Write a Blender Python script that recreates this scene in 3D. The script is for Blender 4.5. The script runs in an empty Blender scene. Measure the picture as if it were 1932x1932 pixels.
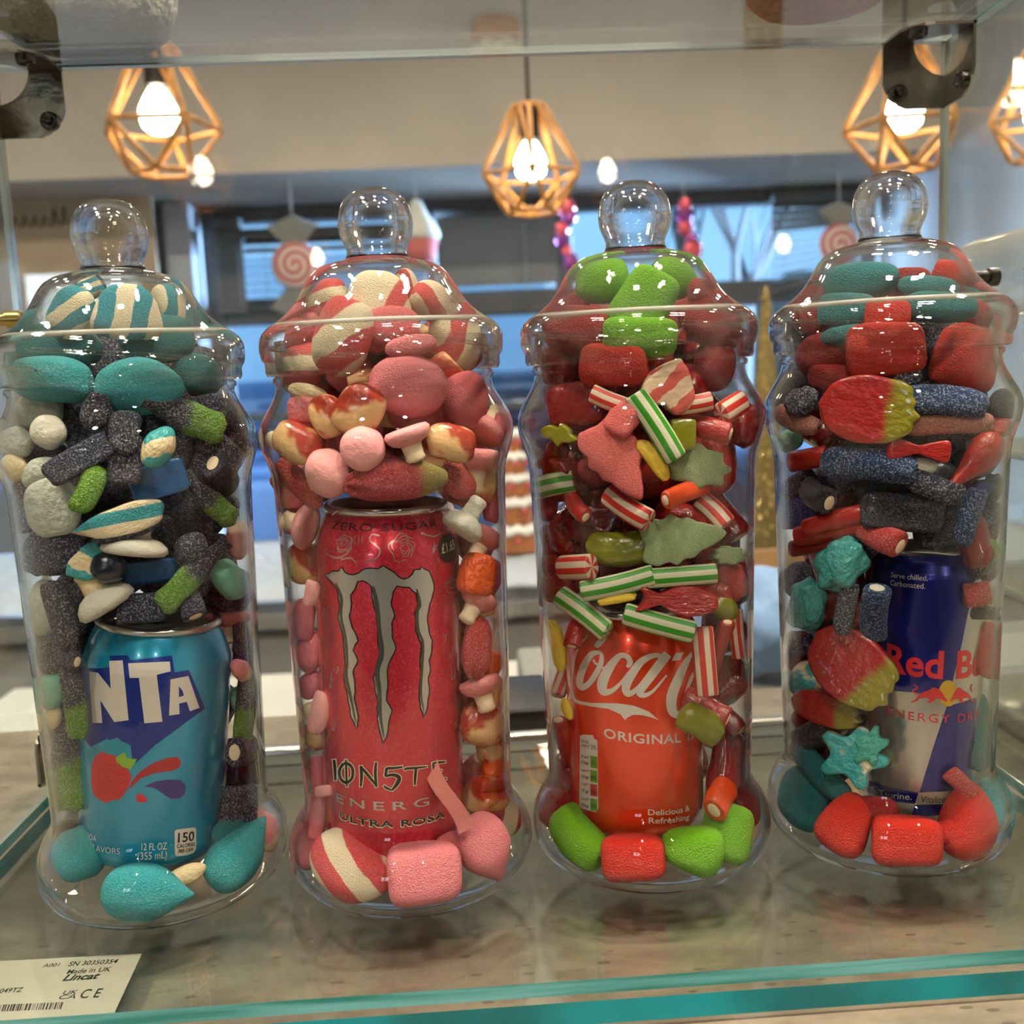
import bpy, bmesh, math, random
from mathutils import Vector, Matrix, noise as mnoise
C = bpy.context.scene.collection
PI = math.pi
S = bpy.context.scene

# ------------------------------------------------------------------ camera, world, exposure
PITCH, ROLL, YAW, CAM_Z, FPX = math.radians(7.79), math.radians(-2.5), math.radians(2.5), 0.2385, 1932.0
FWD = Vector((math.sin(YAW)*math.cos(PITCH), math.cos(YAW)*math.cos(PITCH), -math.sin(PITCH)))
_r0 = Vector((math.cos(YAW), -math.sin(YAW), 0)); _u0 = _r0.cross(FWD)
RIGHT = _r0*math.cos(ROLL) + _u0*math.sin(ROLL)
UP = -_r0*math.sin(ROLL) + _u0*math.cos(ROLL)
CAM = Vector((0, 0, CAM_Z))
cam_data = bpy.data.cameras.new('camera'); cam = bpy.data.objects.new('camera', cam_data); C.objects.link(cam)
cam_data.sensor_width = 36; cam_data.lens = 36*FPX/1932; cam_data.clip_start = .01
cam.matrix_world = Matrix(((RIGHT.x, UP.x, -FWD.x, CAM.x), (RIGHT.y, UP.y, -FWD.y, CAM.y), (RIGHT.z, UP.z, -FWD.z, CAM.z), (0, 0, 0, 1)))
cam_data.dof.use_dof = True; cam_data.dof.focus_distance = .455; cam_data.dof.aperture_fstop = 10.5
S.camera = cam
S.view_settings.view_transform = 'Standard'; S.view_settings.look = 'None'
S.view_settings.gamma = 1; S.view_settings.use_curve_mapping = False
S.view_settings.exposure = 0.35
S.cycles.max_bounces = 9; S.cycles.transparent_max_bounces = 48; S.cycles.diffuse_bounces = 2
S.cycles.glossy_bounces = 4; S.cycles.transmission_bounces = 10
S.cycles.caustics_reflective = False; S.cycles.caustics_refractive = False
S.cycles.sample_clamp_indirect = 3.0; S.cycles.use_denoising = True; S.cycles.blur_glossy = .3
S.cycles.adaptive_threshold = .04; S.cycles.adaptive_min_samples = 16; S.cycles.use_light_tree = False

def hx(h):
    v = [int(h[i:i+2], 16)/255 for i in (0, 2, 4)]
    return tuple((c/12.92 if c <= .04045 else ((c+.055)/1.055)**2.4) for c in v) + (1,)
W = bpy.data.worlds.new('evening_sky'); S.world = W; W.use_nodes = True
_bg = W.node_tree.nodes['Background']; _bg.inputs[0].default_value = (.27, .56, .95, 1); _bg.inputs[1].default_value = 1.35

# ------------------------------------------------------------------ pixel <-> place
def ray(px, py):
    return (FWD + RIGHT*((px-966)/FPX) - UP*((py-966)/FPX))
def at_y(px, py, y): r = ray(px, py); return CAM + r*(y/r.y)
def at_z(px, py, z): r = ray(px, py); return CAM + r*((z-CAM_Z)/r.z)

# ------------------------------------------------------------------ materials
MATS = {}
def new_mat(name):
    m = bpy.data.materials.new(name); m.use_nodes = True
    n = m.node_tree; n.nodes.clear()
    o = n.nodes.new('ShaderNodeOutputMaterial')
    return m, n, o
def nd(n, typ, **kw):
    x = n.nodes.new(typ)
    for k, v in kw.items():
        if k.startswith('i_'):
            key = k[2:]; key = int(key) if key.isdigit() else key
            x.inputs[key].default_value = v
        else: setattr(x, k, v)
    return x
def math_(n, op, a, b=None):
    x = nd(n, 'ShaderNodeMath', operation=op)
    for i, v in enumerate((a, b)):
        if v is None: continue
        if hasattr(v, 'is_linked') or hasattr(v, 'links'): n.links.new(v, x.inputs[i])
        else: x.inputs[i].default_value = v
    return x.outputs[0]
def mixc(n, fac, a, b):
    x = nd(n, 'ShaderNodeMix', data_type='RGBA')
    for s, v in ((x.inputs['Factor'], fac), (x.inputs[6], a), (x.inputs[7], b)):
        if hasattr(v, 'links'): n.links.new(v, s)
        else: s.default_value = v
    return x.outputs[2]
def ramp(n, v, lo, hi):
    x = nd(n, 'ShaderNodeMapRange'); x.interpolation_type = 'SMOOTHSTEP'
    n.links.new(v, x.inputs[0]); x.inputs[1].default_value = lo; x.inputs[2].default_value = hi
    return x.outputs[0]
def mat(name, col, rough=.5, metal=0, emit=None, es=0, spec=.5, var=0, vscale=8, coat=0, bump=0, bscale=60):
    if name in MATS: return MATS[name]
    m, n, o = new_mat(name)
    p = nd(n, 'ShaderNodeBsdfPrincipled'); n.links.new(p.outputs[0], o.inputs[0])
    col = hx(col) if isinstance(col, str) else col
    p.inputs['Base Color'].default_value = col; p.inputs['Roughness'].default_value = rough
    p.inputs['Metallic'].default_value = metal; p.inputs['Specular IOR Level'].default_value = spec
    p.inputs['Coat Weight'].default_value = coat; p.inputs['Coat Roughness'].default_value = .05
    if emit: p.inputs['Emission Color'].default_value = hx(emit) if isinstance(emit, str) else emit; p.inputs['Emission Strength'].default_value = es
    tc = nd(n, 'ShaderNodeTexCoord')
    if var:
        t = nd(n, 'ShaderNodeTexNoise', i_Scale=vscale, i_Detail=5.0); n.links.new(tc.outputs['Object'], t.inputs['Vector'])
        dark = tuple(c*(1-var) for c in col[:3]) + (1,); lite = tuple(min(1, c*(1+var)) for c in col[:3]) + (1,)
        n.links.new(mixc(n, ramp(n, t.outputs[0], .35, .65), dark, lite), p.inputs['Base Color'])
    if bump:
        t = nd(n, 'ShaderNodeTexNoise', i_Scale=bscale, i_Detail=3.0); n.links.new(tc.outputs['Object'], t.inputs['Vector'])
        b = nd(n, 'ShaderNodeBump', i_Strength=bump, i_Distance=.02); n.links.new(t.outputs[0], b.inputs['Height']); n.links.new(b.outputs[0], p.inputs['Normal'])
    MATS[name] = m; return m
def clear_mat(name, tint=(.985, .99, .99), f0=.045, rough=.03, power=5.0, haze=0.0, hazecol=(.8, .8, .78, 1), bump=0, bscale=40, gain=1.0, edge=None):
    """thin clear plastic / pane: transmits straight, reflects more towards grazing (both faces)"""
    m, n, o = new_mat(name)
    lw = nd(n, 'ShaderNodeLayerWeight', i_Blend=.5)
    g = math_(n, 'POWER', lw.outputs['Facing'], power)
    F = math_(n, 'ADD', math_(n, 'MULTIPLY', g, (1-f0)*gain), f0)
    tr = nd(n, 'ShaderNodeBsdfTransparent'); tr.inputs[0].default_value = tint + (1,)
    gl = nd(n, 'ShaderNodeBsdfGlossy'); gl.inputs['Roughness'].default_value = rough if rough > .1 else 0
    mx = nd(n, 'ShaderNodeMixShader'); n.links.new(F, mx.inputs[0]); n.links.new(tr.outputs[0], mx.inputs[1]); n.links.new(gl.outputs[0], mx.inputs[2])
    out = mx.outputs[0]
    if bump:
        tc = nd(n, 'ShaderNodeTexCoord'); t = nd(n, 'ShaderNodeTexNoise', i_Scale=bscale, i_Detail=2.0); n.links.new(tc.outputs['Object'], t.inputs['Vector'])
        b = nd(n, 'ShaderNodeBump', i_Strength=bump, i_Distance=.01); n.links.new(t.outputs[0], b.inputs['Height']); n.links.new(b.outputs[0], gl.inputs['Normal'])
    if haze:
        d = nd(n, 'ShaderNodeBsdfDiffuse'); d.inputs[0].default_value = hazecol
        m2 = nd(n, 'ShaderNodeMixShader'); m2.inputs[0].default_value = haze
        n.links.new(out, m2.inputs[1]); n.links.new(d.outputs[0], m2.inputs[2]); out = m2.outputs[0]
    if edge:      # thick plastic seen edge-on bends the light for real
        gb = nd(n, 'ShaderNodeBsdfGlass', i_IOR=1.47, i_Roughness=0.0); m3 = nd(n, 'ShaderNodeMixShader')
        n.links.new(ramp(n, lw.outputs['Facing'], edge[0], edge[1]), m3.inputs[0]); n.links.new(out, m3.inputs[1]); n.links.new(gb.outputs[0], m3.inputs[2]); out = m3.outputs[0]
    n.links.new(out, o.inputs[0]); MATS[name] = m; return m

def sweet(name, c1, c2=None, split=None, sugar=0.0, rough=.45, stripes=None, uvstripe=None, bump=.25, coat=0.0, sss=0.0, grain=45, scol='e8e2da', mottled=None, soft=.12):
    """a sweet's coating: colour c1, optional second colour past local x=split or in stripes; sugar = grains of sugar on it"""
    if name in MATS: return MATS[name]
    m, n, o = new_mat(name)
    p = nd(n, 'ShaderNodeBsdfPrincipled'); n.links.new(p.outputs[0], o.inputs[0])
    p.inputs['Roughness'].default_value = rough; p.inputs['Coat Weight'].default_value = coat; p.inputs['Coat Roughness'].default_value = .12
    tc = nd(n, 'ShaderNodeTexCoord')
    col = nd(n, 'ShaderNodeRGB'); col.outputs[0].default_value = hx(c1); col = col.outputs[0]
    if c2:
        if uvstripe:
            sep = nd(n, 'ShaderNodeSeparateXYZ'); n.links.new(tc.outputs['UV'], sep.inputs[0])
            s = math_(n, 'SINE', math_(n, 'MULTIPLY', sep.outputs[1], 2*PI*uvstripe))
            col = mixc(n, ramp(n, s, -.12, .12), col, hx(c2))
        else:
            t = nd(n, 'ShaderNodeTexNoise', i_Scale=2.2, i_Detail=2.0); n.links.new(tc.outputs['Object'], t.inputs['Vector'])
            sep = nd(n, 'ShaderNodeSeparateXYZ'); n.links.new(tc.outputs['Object'], sep.inputs[0])
            if stripes:
                k, ax, ay, wob = stripes[:4]; duty = stripes[4] if len(stripes) > 4 else 0.0
                v = math_(n, 'ADD', math_(n, 'MULTIPLY', sep.outputs[0], ax), math_(n, 'MULTIPLY', sep.outputs[1], ay))
                v = math_(n, 'ADD', v, math_(n, 'MULTIPLY', t.outputs[0], wob))
                s = math_(n, 'SINE', math_(n, 'MULTIPLY', v, k))
                col = mixc(n, ramp(n, s, duty-soft, duty+soft), col, hx(c2))
            elif mottled:
                col = mixc(n, ramp(n, t.outputs[0], mottled, mottled+.12), col, hx(c2))
            else:
                v = math_(n, 'ADD', sep.outputs[0], math_(n, 'MULTIPLY', math_(n, 'SUBTRACT', t.outputs[0], .5), .25))
                col = mixc(n, ramp(n, v, split-.07, split+.07), col, hx(c2))
    if sugar:
        ge = nd(n, 'ShaderNodeNewGeometry'); t = nd(n, 'ShaderNodeTexNoise', i_Scale=float(grain)*24, i_Detail=2.0, i_Roughness=.7); n.links.new(ge.outputs['Position'], t.inputs['Vector'])
        f = math_(n, 'MULTIPLY', ramp(n, t.outputs[0], .52, .61), sugar)
        col = mixc(n, f, col, hx(scol))
        b = nd(n, 'ShaderNodeBump', i_Strength=bump*2, i_Distance=.04); n.links.new(t.outputs[0], b.inputs['Height']); n.links.new(b.outputs[0], p.inputs['Normal'])
    elif bump:
        t = nd(n, 'ShaderNodeTexNoise', i_Scale=7.0, i_Detail=3.0); n.links.new(tc.outputs['Object'], t.inputs['Vector'])
        b = nd(n, 'ShaderNodeBump', i_Strength=bump, i_Distance=.05); n.links.new(t.outputs[0], b.inputs['Height']); n.links.new(b.outputs[0], p.inputs['Normal'])
    n.links.new(col, p.inputs['Base Color'])
    MATS[name] = m; return m

# ------------------------------------------------------------------ mesh helpers
def link_mesh(name, bm, m, parent=None, smooth=True, loc=None):
    me = bpy.data.meshes.new(name); bm.normal_update(); bm.to_mesh(me); bm.free()
    if smooth:
        for p in me.polygons: p.use_smooth = True
    for x in (m if isinstance(m, (list, tuple)) else [m]): me.materials.append(x)
    o = bpy.data.objects.new(name, me); C.objects.link(o)
    if parent: o.parent = parent
    if loc: o.location = loc
    return o
def sharp(o, deg=35):
    try: o.data.set_sharp_from_angle(angle=math.radians(deg))
    except Exception: pass
    return o
def tag(o, label, cat, group=None, kind=None):
    o['label'] = label; o['category'] = cat
    if group: o['group'] = group
    if kind: o['kind'] = kind
    return o
def empty(name, loc, label, cat, group=None):
    o = bpy.data.objects.new(name, None); C.objects.link(o); o.location = loc; o.empty_display_size = .02
    return tag(o, label, cat, group)
def struct(name, bm, m, parent=None, smooth=False):
    o = link_mesh(name, bm, m, parent, smooth)
    if not parent: o['kind'] = 'structure'
    return o
def box(bm, x0, x1, y0, y1, z0, z1, bev=0, mi=0):
    v = [bm.verts.new((x, y, z)) for x in (x0, x1) for y in (y0, y1) for z in (z0, z1)]
    fs = [bm.faces.new([v[i] for i in q]) for q in ((0, 1, 3, 2), (4, 6, 7, 5), (0, 4, 5, 1), (2, 3, 7, 6), (0, 2, 6, 4), (1, 5, 7, 3))]
    for f in fs: f.material_index = mi
    if bev: bmesh.ops.bevel(bm, geom=list({e for f in fs for e in f.edges}), offset=bev, segments=2, affect='EDGES', profile=.5)
    return fs
def lathe(bm, prof, seg=64, cap0=False, cap1=False, close=False, M=None, mi=0):
    """prof: (r, z) pairs"""
    rings = []
    for r, z in prof:
        if r < 1e-6: rings.append([bm.verts.new((0, 0, z))])
        else: rings.append([bm.verts.new((r*math.cos(2*PI*i/seg), r*math.sin(2*PI*i/seg), z)) for i in range(seg)])
    if close: rings.append(rings[0])
    fs = []
    for a, b in zip(rings, rings[1:]):
        for i in range(seg):
            j = (i+1) % seg
            if len(a) == 1 and len(b) == 1: continue
            if len(a) == 1: fs.append(bm.faces.new((a[0], b[j], b[i])))
            elif len(b) == 1: fs.append(bm.faces.new((a[i], a[j], b[0])))
            else: fs.append(bm.faces.new((a[i], a[j], b[j], b[i])))
    if cap0 and len(rings[0]) > 1: fs.append(bm.faces.new(rings[0][::-1]))
    if cap1 and len(rings[-1]) > 1: fs.append(bm.faces.new(rings[-1]))
    for f in fs: f.material_index = mi
    if M: bmesh.ops.transform(bm, matrix=M, verts=list({v for f in fs for v in f.verts}))
    return fs
def tube(bm, pts, r, seg=8, cap=True):
    pts = [Vector(p) for p in pts]; rings = []
    rad = r if isinstance(r, (list, tuple)) else [r]*len(pts)
    up = Vector((0, 0, 1))
    for i, p in enumerate(pts):
        t = (pts[min(i+1, len(pts)-1)] - pts[max(i-1, 0)]).normalized()
        a = up if abs(t.dot(up)) < .95 else Vector((1, 0, 0))
        x = t.cross(a).normalized(); y = t.cross(x)
        rings.append([bm.verts.new(p + (x*math.cos(2*PI*k/seg) + y*math.sin(2*PI*k/seg))*rad[i]) for k in range(seg)])
    for a, b in zip(rings, rings[1:]):
        for k in range(seg): bm.faces.new((a[k], a[(k+1) % seg], b[(k+1) % seg], b[k]))
    if cap: bm.faces.new(rings[0][::-1]); bm.faces.new(rings[-1])
def catmull(pts, n=6):
    out = []
    for i in range(len(pts)-1):
        p0, p1, p2, p3 = pts[max(i-1, 0)], pts[i], pts[i+1], pts[min(i+2, len(pts)-1)]
        for k in range(n):
            t = k/n
            out.append(tuple(.5*((2*b)+(-a+c)*t+(2*a-5*b+4*c-d)*t*t+(-a+3*b-3*c+d)*t**3) for a, b, c, d in zip(p0, p1, p2, p3)))
    out.append(tuple(pts[-1])); return out
# ------------------------------------------------------------------ room lamps (their own light)
BULB, SPOT, DAY = 26.0, 360.0, 26.0
wood = mat('pale_lamp_wood', 'b8803f', .55, var=.25, vscale=30)
black_metal = mat('black_metal', '1d1c1c', .4, .6)
bulb_mat = mat('warm_bulb_glow', 'fff0d0', .3, emit=(1, .86, .62, 1), es=BULB)
cord_mat = mat('black_flex', '222226', .6)
def pendant(loc, s, rot, label, group, top):
    root = empty('pendant_lamp', loc, label, 'pendant lamp', group)
    root.rotation_euler.z = rot
    T = [Vector((.040*math.cos(2*PI*i/5), .040*math.sin(2*PI*i/5), .135))*s for i in range(5)]
    E_ = [Vector((.125*math.cos(2*PI*i/5), .125*math.sin(2*PI*i/5), -.028))*s for i in range(5)]
    B_ = [Vector((.064*math.cos(2*PI*(i+.5)/5), .064*math.sin(2*PI*(i+.5)/5), -.118))*s for i in range(5)]
    bm = bmesh.new()
    def bar(a, b, r=.0058):
        d = (b-a); tube(bm, [a+d*.02, a+d*.06, b-d*.06, b-d*.02], [r*s*.7, r*s, r*s, r*s*.7], 8)
    for i in range(5):
        j = (i+1) % 5
        bar(T[i], T[j], .005); bar(T[i], E_[i]); bar(E_[i], E_[j]); bar(E_[i], B_[i]); bar(E_[j], B_[i]); bar(B_[i], B_[j])
        k = (T[i]*.55+T[j]*.45); bar(k, E_[j], .0045)
    link_mesh('wooden_cage', bm, wood, root)
    bm = bmesh.new(); lathe(bm, [(0, .136*s), (.022*s, .136*s), (.024*s, .128*s), (.024*s, .06*s), (.02*s, .055*s), (0, .055*s)], 20)
    sharp(link_mesh('bulb_holder', bm, black_metal, root))
    bm = bmesh.new(); lathe(bm, [(0, .056*s), (.016*s, .05*s), (.026*s, .034*s), (.037*s, .012*s), (.04*s, -.006*s), (.034*s, -.026*s), (.02*s, -.038*s), (0, -.042*s)], 16)
    link_mesh('bulb', bm, bulb_mat, root)
    bm = bmesh.new(); tube(bm, [(0, 0, .13*s), (0, 0, top-loc[2])], .0045, 8)
    link_mesh('cord', bm, cord_mat, root)
    return root
CEIL = 1.75
def pend_px(px, py, y, label, rot, s=1.0, group='wooden cage pendant lamps'):
    p = at_y(px, py, y); return pendant(p, s, rot, label, group, CEIL)
pend_px(300, 215, 2.24, 'geometric wooden pendant lamp above the jar with the blue can', .35)
pend_px(1001, 308, 2.62, 'geometric wooden pendant lamp hanging between the pink can and red can jars', .9)
pend_px(1706, 212, 2.24, 'geometric wooden pendant lamp behind the steel corner clip above the silver can jar', .2)
pend_px(1965, 205, 2.5, 'geometric wooden pendant lamp beyond the clear side pane, cut by the picture edge', .6)
def pend_mirror(px, py, yv, rot):
    p = at_y(px, py, yv); p.y = 2*.655 - p.y
    pendant(p, 1.0, rot, 'wooden pendant lamp mirrored faintly in the back pane of the cabinet', 'lamps behind the viewer', CEIL)
pend_mirror(378, 325, 3.5, .3); pend_mirror(1145, 325, 4.4, .8); pend_mirror(1478, 462, 6.0, .1); pend_mirror(598, 487, 6.0, .5)
spot_glow = mat('downlight_glow', 'fff4e0', .3, emit=(1, .90, .74, 1), es=SPOT)
white_trim = mat('white_enamel', 'e6e3dc', .35)
for x, y in [(-.55, -.75), (.5, -.75), (-.7, .1), (.05, .12), (.75, .1)] + [(-.9, -2.6), (.7, -2.7)] + [(-.75, .25), (.62, .15), (1.3, 1.2), (-1.3, 1.4), (.1, 2.6), (-.8, 2.6), (.95, 2.6), (-1.8, 2.6), (1.65, 2.6)]:  # ceiling spots inferred from sparkles; row by the bulkhead added to brighten it
    o = empty('recessed_downlight', (x, y, CEIL), 'round recessed ceiling downlight, from a set partly added to brighten the shop', 'downlight', 'ceiling downlights')
    bm = bmesh.new(); lathe(bm, [(.059, -.001), (.062, -.004), (.066, -.002), (.066, .0), (.059, 0)], 24, close=True); link_mesh('trim_ring', bm, white_trim, o)
    bm = bmesh.new(); lathe(bm, [(0, -.003), (.058, -.003)], 16); bmesh.ops.reverse_faces(bm, faces=bm.faces[:]); link_mesh('lens', bm, spot_glow, o)

# ------------------------------------------------------------------ room shell
wall_m = mat('beige_plaster', 'bdb1a0', .85, var=.06, vscale=2)
grey_wall = mat('grey_plaster', 'a9a7a4', .85, var=.05, vscale=2)
ceil_m = mat('ceiling_paint', 'cfc8bc', .9)
floor_m = mat('shop_floor_boards', '4a443e', .5, var=.2, vscale=3)
frame_m = mat('dark_window_frame', '57544f', .5)  # frame grey lightened to carry veiling glare in the colour
pane_m = clear_mat('window_pane_glass', (.95, .97, .97), .05, .02)
XL, XR, YF, YB, ZF = -3.1, 2.02, 5.0, -5.6, -.95
bm = bmesh.new(); box(bm, XL-.1, XR+.1, YB-.1, YF+.2, ZF-.05, ZF); struct('floor', bm, floor_m)
bm = bmesh.new(); box(bm, XL-.1, XR+.1, YB-.1, YF+.2, CEIL+.0, CEIL+.08); struct('ceiling', bm, ceil_m)
bm = bmesh.new(); box(bm, XL-.1, XL, YB, YF, ZF, CEIL); struct('wall_left', bm, wall_m)
bm = bmesh.new(); box(bm, XR, XR+.1, YB, YF, ZF, CEIL); struct('wall_right', bm, grey_wall)
def X5(px): return at_y(px, 450, YF).x
def Z5(py, px=1000): return at_y(px, py, YF).z
BULK_Z = Z5(372); TRZ0, TRZ1 = Z5(592), Z5(545); SILL = -.62
XA, XB, XC, XD, XE = X5(400), X5(812), X5(1068), X5(1448), X5(1625)
bm = bmesh.new(); box(bm, XL, XR, 4.2, YF, BULK_Z, CEIL-.001); struct('trim_1', bm, wall_m)       # the boxed-out bulkhead over the window
bm = bmesh.new()
box(bm, XL, XA-.06, YF, YF+.12, ZF, CEIL); box(bm, XE+.06, XR, YF, YF+.12, ZF, CEIL)
box(bm, XA-.06, XE+.06, YF, YF+.12, ZF, SILL); box(bm, XA-.06, XE+.06, YF, YF+.12, BULK_Z, CEIL)
struct('wall_front', bm, grey_wall)
bm = bmesh.new(); 
box(bm, XA-.06, XE+.06, YF-.02, YF+.1, TRZ0, TRZ1, .01)
box(bm, XA-.06, XE+.06, YF-.02, YF+.1, BULK_Z-.07, BULK_Z, .01); box(bm, XA-.06, XE+.06, YF-.02, YF+.1, SILL-.05, SILL+.05, .01)
for x, w in ((XA-.03, .14), (XB, .05), (XC-.02, .09), (XE+.02, .08)): box(bm, x-w/2, x+w/2, YF-.03, YF+.1, SILL, BULK_Z, .01)
for x in (X5(1200),): box(bm, x-.02, x+.02, YF-.02, YF+.09, SILL, TRZ0, .005)
box(bm, XA, XE, YF-.01, YF+.08, Z5(760)-.03, Z5(760)+.01, .005)
f = struct('window_1', bm, frame_m)
bm = bmesh.new(); box(bm, XA, XE, YF+.05, YF+.056, SILL, BULK_Z); struct('window_pane', bm, pane_m, f)
bm = bmesh.new(); box(bm, XA-.2, XE+.2, YF-.18, YF-.03, SILL-.06, SILL-.02, .008); struct('window_sill', bm, white_trim, f)
bm = bmesh.new(); box(bm, X5(337), X5(385), 4.75, YF, ZF, BULK_Z, .01); struct('trim_2', bm, mat('pale_grey_post', 'b4b4b8', .7))
# wall behind the viewer with its own daylight window
RW = (-2.9, -2.0, .45, 1.05)
bm = bmesh.new()
box(bm, XL, RW[0], YB-.1, YB, ZF, CEIL); box(bm, RW[1], XR, YB-.1, YB, ZF, CEIL); box(bm, RW[0], RW[1], YB-.1, YB, ZF, RW[2]); box(bm, RW[0], RW[1], YB-.1, YB, RW[3], CEIL)
struct('wall_rear', bm, mat('brown_plaster', '4a423a', .85))
bm = bmesh.new()
for a in ((RW[0], RW[1], RW[2], RW[2]+.05), (RW[0], RW[1], RW[3]-.05, RW[3]), (RW[0], RW[0]+.05, RW[2], RW[3]), (RW[1]-.05, RW[1], RW[2], RW[3]), (-2.48, -2.42, RW[2], RW[3])):
    box(bm, a[0], a[1], YB-.08, YB+.01, a[2], a[3])
f = struct('window_2', bm, white_trim)
bm = bmesh.new(); box(bm, RW[0], RW[1], YB-.05, YB-.045, RW[2], RW[3]); struct('window_pane', bm, pane_m, f)
L = bpy.data.lights.new('daylight_rear_window', 'AREA'); L.shape = 'RECTANGLE'; L.size = .9; L.size_y = .6; L.energy = DAY; L.color = (.80, .90, 1.0)
lo = bpy.data.objects.new('daylight_rear_window', L); C.objects.link(lo); lo.location = (-2.45, YB-.3, .75); lo.rotation_euler = (PI/2, 0, 0)

for nm, lx_ in (('added_daylight_west', -5.2), ('added_daylight_east', 4.9)):  # area lights added out of view to throw blue daylight on fleece and bulkhead
    L = bpy.data.lights.new(nm, 'AREA'); L.shape = 'RECTANGLE'; L.size = 2.4; L.size_y = 1.9; L.energy = 6000; L.color = (.36, .60, 1.0)
    lo = bpy.data.objects.new(nm, L); C.objects.link(lo); lo.location = (lx_, 7.0, 1.0)
    lo.rotation_euler = (Vector((.0, 2.6, -.2))-lo.location).to_track_quat('-Z', 'Y').to_euler()
# blinds -------------------------------------------------------------
slat_m = mat('grey_blind_slats', '6f6c66', .6); roller_m = mat('grey_roller_fabric', '8b8a84', .9)
def slats(name, x0, x1, z0, z1, n, tilt, label, skew=0.0, gap0=None):
    o = empty(name, ((x0+x1)/2, YF-.07, z1), label, 'window blind')
    bm = bmesh.new()
    for i in range(n):
        k = i/(n-1); zc = (z0-z1)*k - .03
        a = tilt if not gap0 or not (gap0[0] <= k <= gap0[1]) else .12
        dz0, dz1 = -skew*k*(x1-x0)/2, skew*k*(x1-x0)/2
        w = .024; v = []
        for x, dz in (((x0-x1)/2, dz0), ((x1-x0)/2, dz1)):
            for s in (-1, 1): v.append((x, s*w*math.cos(a), zc+dz+s*w*math.sin(a)))
        t = .0015
        vs = [bm.verts.new((p[0], p[1], p[2]+q)) for p in v for q in (-t, t)]
        for q in ((0, 1, 3, 2), (4, 6, 7, 5), (0, 4, 5, 1), (2, 3, 7, 6), (0, 2, 6, 4), (1, 5, 7, 3)): bm.faces.new([vs[j] for j in q])
    link_mesh('slats', bm, slat_m, o, False)
    bm = bmesh.new(); box(bm, (x0-x1)/2, (x1-x0)/2, -.03, .03, -.02, .03, .005); link_mesh('head_rail', bm, frame_m, o)
    for fx in (-.38, .38):
        bm = bmesh.new(); tube(bm, [(fx*(x1-x0), -.03, 0), (fx*(x1-x0), -.03, z0-z1-.03)], .0018, 6); link_mesh('ladder_cord', bm, roller_m, o)
slats('venetian_blind', XA+.02, X5(462), TRZ1-.01, BULK_Z-.08, 12, 1.1, 'narrow dark venetian blind with closed slats beside the pale post')
slats('venetian_blind', X5(464), XB-.03, TRZ1-.01, BULK_Z-.14, 9, .55, 'venetian blind with daylight between its slats behind the hanging swirl sweet', 0, (.18, 1.0))
slats('venetian_blind', XD, XE-.02, TRZ1+.02, BULK_Z-.06, 12, .75, 'crooked venetian blind sloping over the window behind the silver can jar', .22, (.3, .92))
o = empty('roller_blind', ((XB+XC)/2, YF-.06, BULK_Z-.08), 'plain grey roller blind pulled half down in the middle window', 'window blind')
bm = bmesh.new(); box(bm, XB-(XB+XC)/2+.03, XC-(XB+XC)/2-.05, -.004, .004, Z5(538)-BULK_Z+.08, 0); link_mesh('fabric', bm, roller_m, o, False)
bm = bmesh.new(); tube(bm, [(XB-(XB+XC)/2+.02, 0, .01), (XC-(XB+XC)/2-.04, 0, .01)], .022, 12); link_mesh('roller_tube', bm, frame_m, o)
bm = bmesh.new()
lathe(bm, [(0, -.05)]+[(.0065 if i % 3 == 1 else .0022, -.05-.0115*i) for i in range(28)]+[(0, -.37)], 10, M=Matrix.Translation((.12, -.03, 0)))
link_mesh('bead_chain', bm, mat('clear_beads', 'b9c0d0', .15), o)

# outdoors ------------------------------------------------------------
bm = bmesh.new(); box(bm, -30, 30, YF+.13, 40, -1.15, -1.1); struct('ground', bm, mat('wet_asphalt', '39506b', .4, var=.2, vscale=.6))
bm = bmesh.new(); box(bm, X5(430)*3.2, X5(1030)*2.9, 15, 19, -1.1, 2.0)
o = link_mesh('pale_building', bm, mat('pale_render', 'e6f2f8', .8, var=.05, vscale=1), None, False)
tag(o, 'pale rendered building seen across the street through the shop window', 'building')
bark = mat('bare_bark', '45423f', .9)
random.seed(4)
def bare_tree(px, y, h, label):
    b = at_y(px, 600, y); root = empty('bare_tree', (b.x, b.y, -1.1), label, 'tree')
    bm = bmesh.new()
    def grow(p, d, l, r, n):
        q = p + d*l; m = p + d*l*.5 + Vector((random.uniform(-.06, .06), random.uniform(-.06, .06), 0))*l
        tube(bm, [p, m, q], [r, r*.85, r*.65], 6, False)
        if n: 
            for _ in range(3): grow(q if _ else m, (d + Vector((random.uniform(-.75, .75), random.uniform(-.5, .5), random.uniform(-.1, .5)))).normalized(), l*.68, r*.55, n-1)
    grow(Vector((0, 0, 0)), Vector((.03, 0, 1)), h*.42, .09, 5)
    link_mesh('trunk_and_branches', bm, bark, root)
bare_tree(1400, 8.6, 4.6, 'bare winter tree outside the window behind the red can jar')
bare_tree(1290, 14.5, 5.6, 'second bare tree standing further out across the street')
hedge = mat('dark_evergreen', '2c4038', .9, var=.3, vscale=4)
bm = bmesh.new()
for i in range(26):
    bmesh.ops.create_icosphere(bm, subdivisions=2, radius=random.uniform(.35, .6), matrix=Matrix.Translation((random.uniform(3.4, 4.6), random.uniform(12.6, 13.2), random.uniform(-.9, .95))))
for v in bm.verts: v.co += Vector((mnoise.noise(v.co*3), mnoise.noise(v.co*3+Vector((9, 0, 0))), mnoise.noise(v.co*3+Vector((0, 9, 0)))))*.12
tag(link_mesh('evergreen_shrub', bm, hedge), 'dark evergreen shrub outside below the bare tree', 'shrub')
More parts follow.
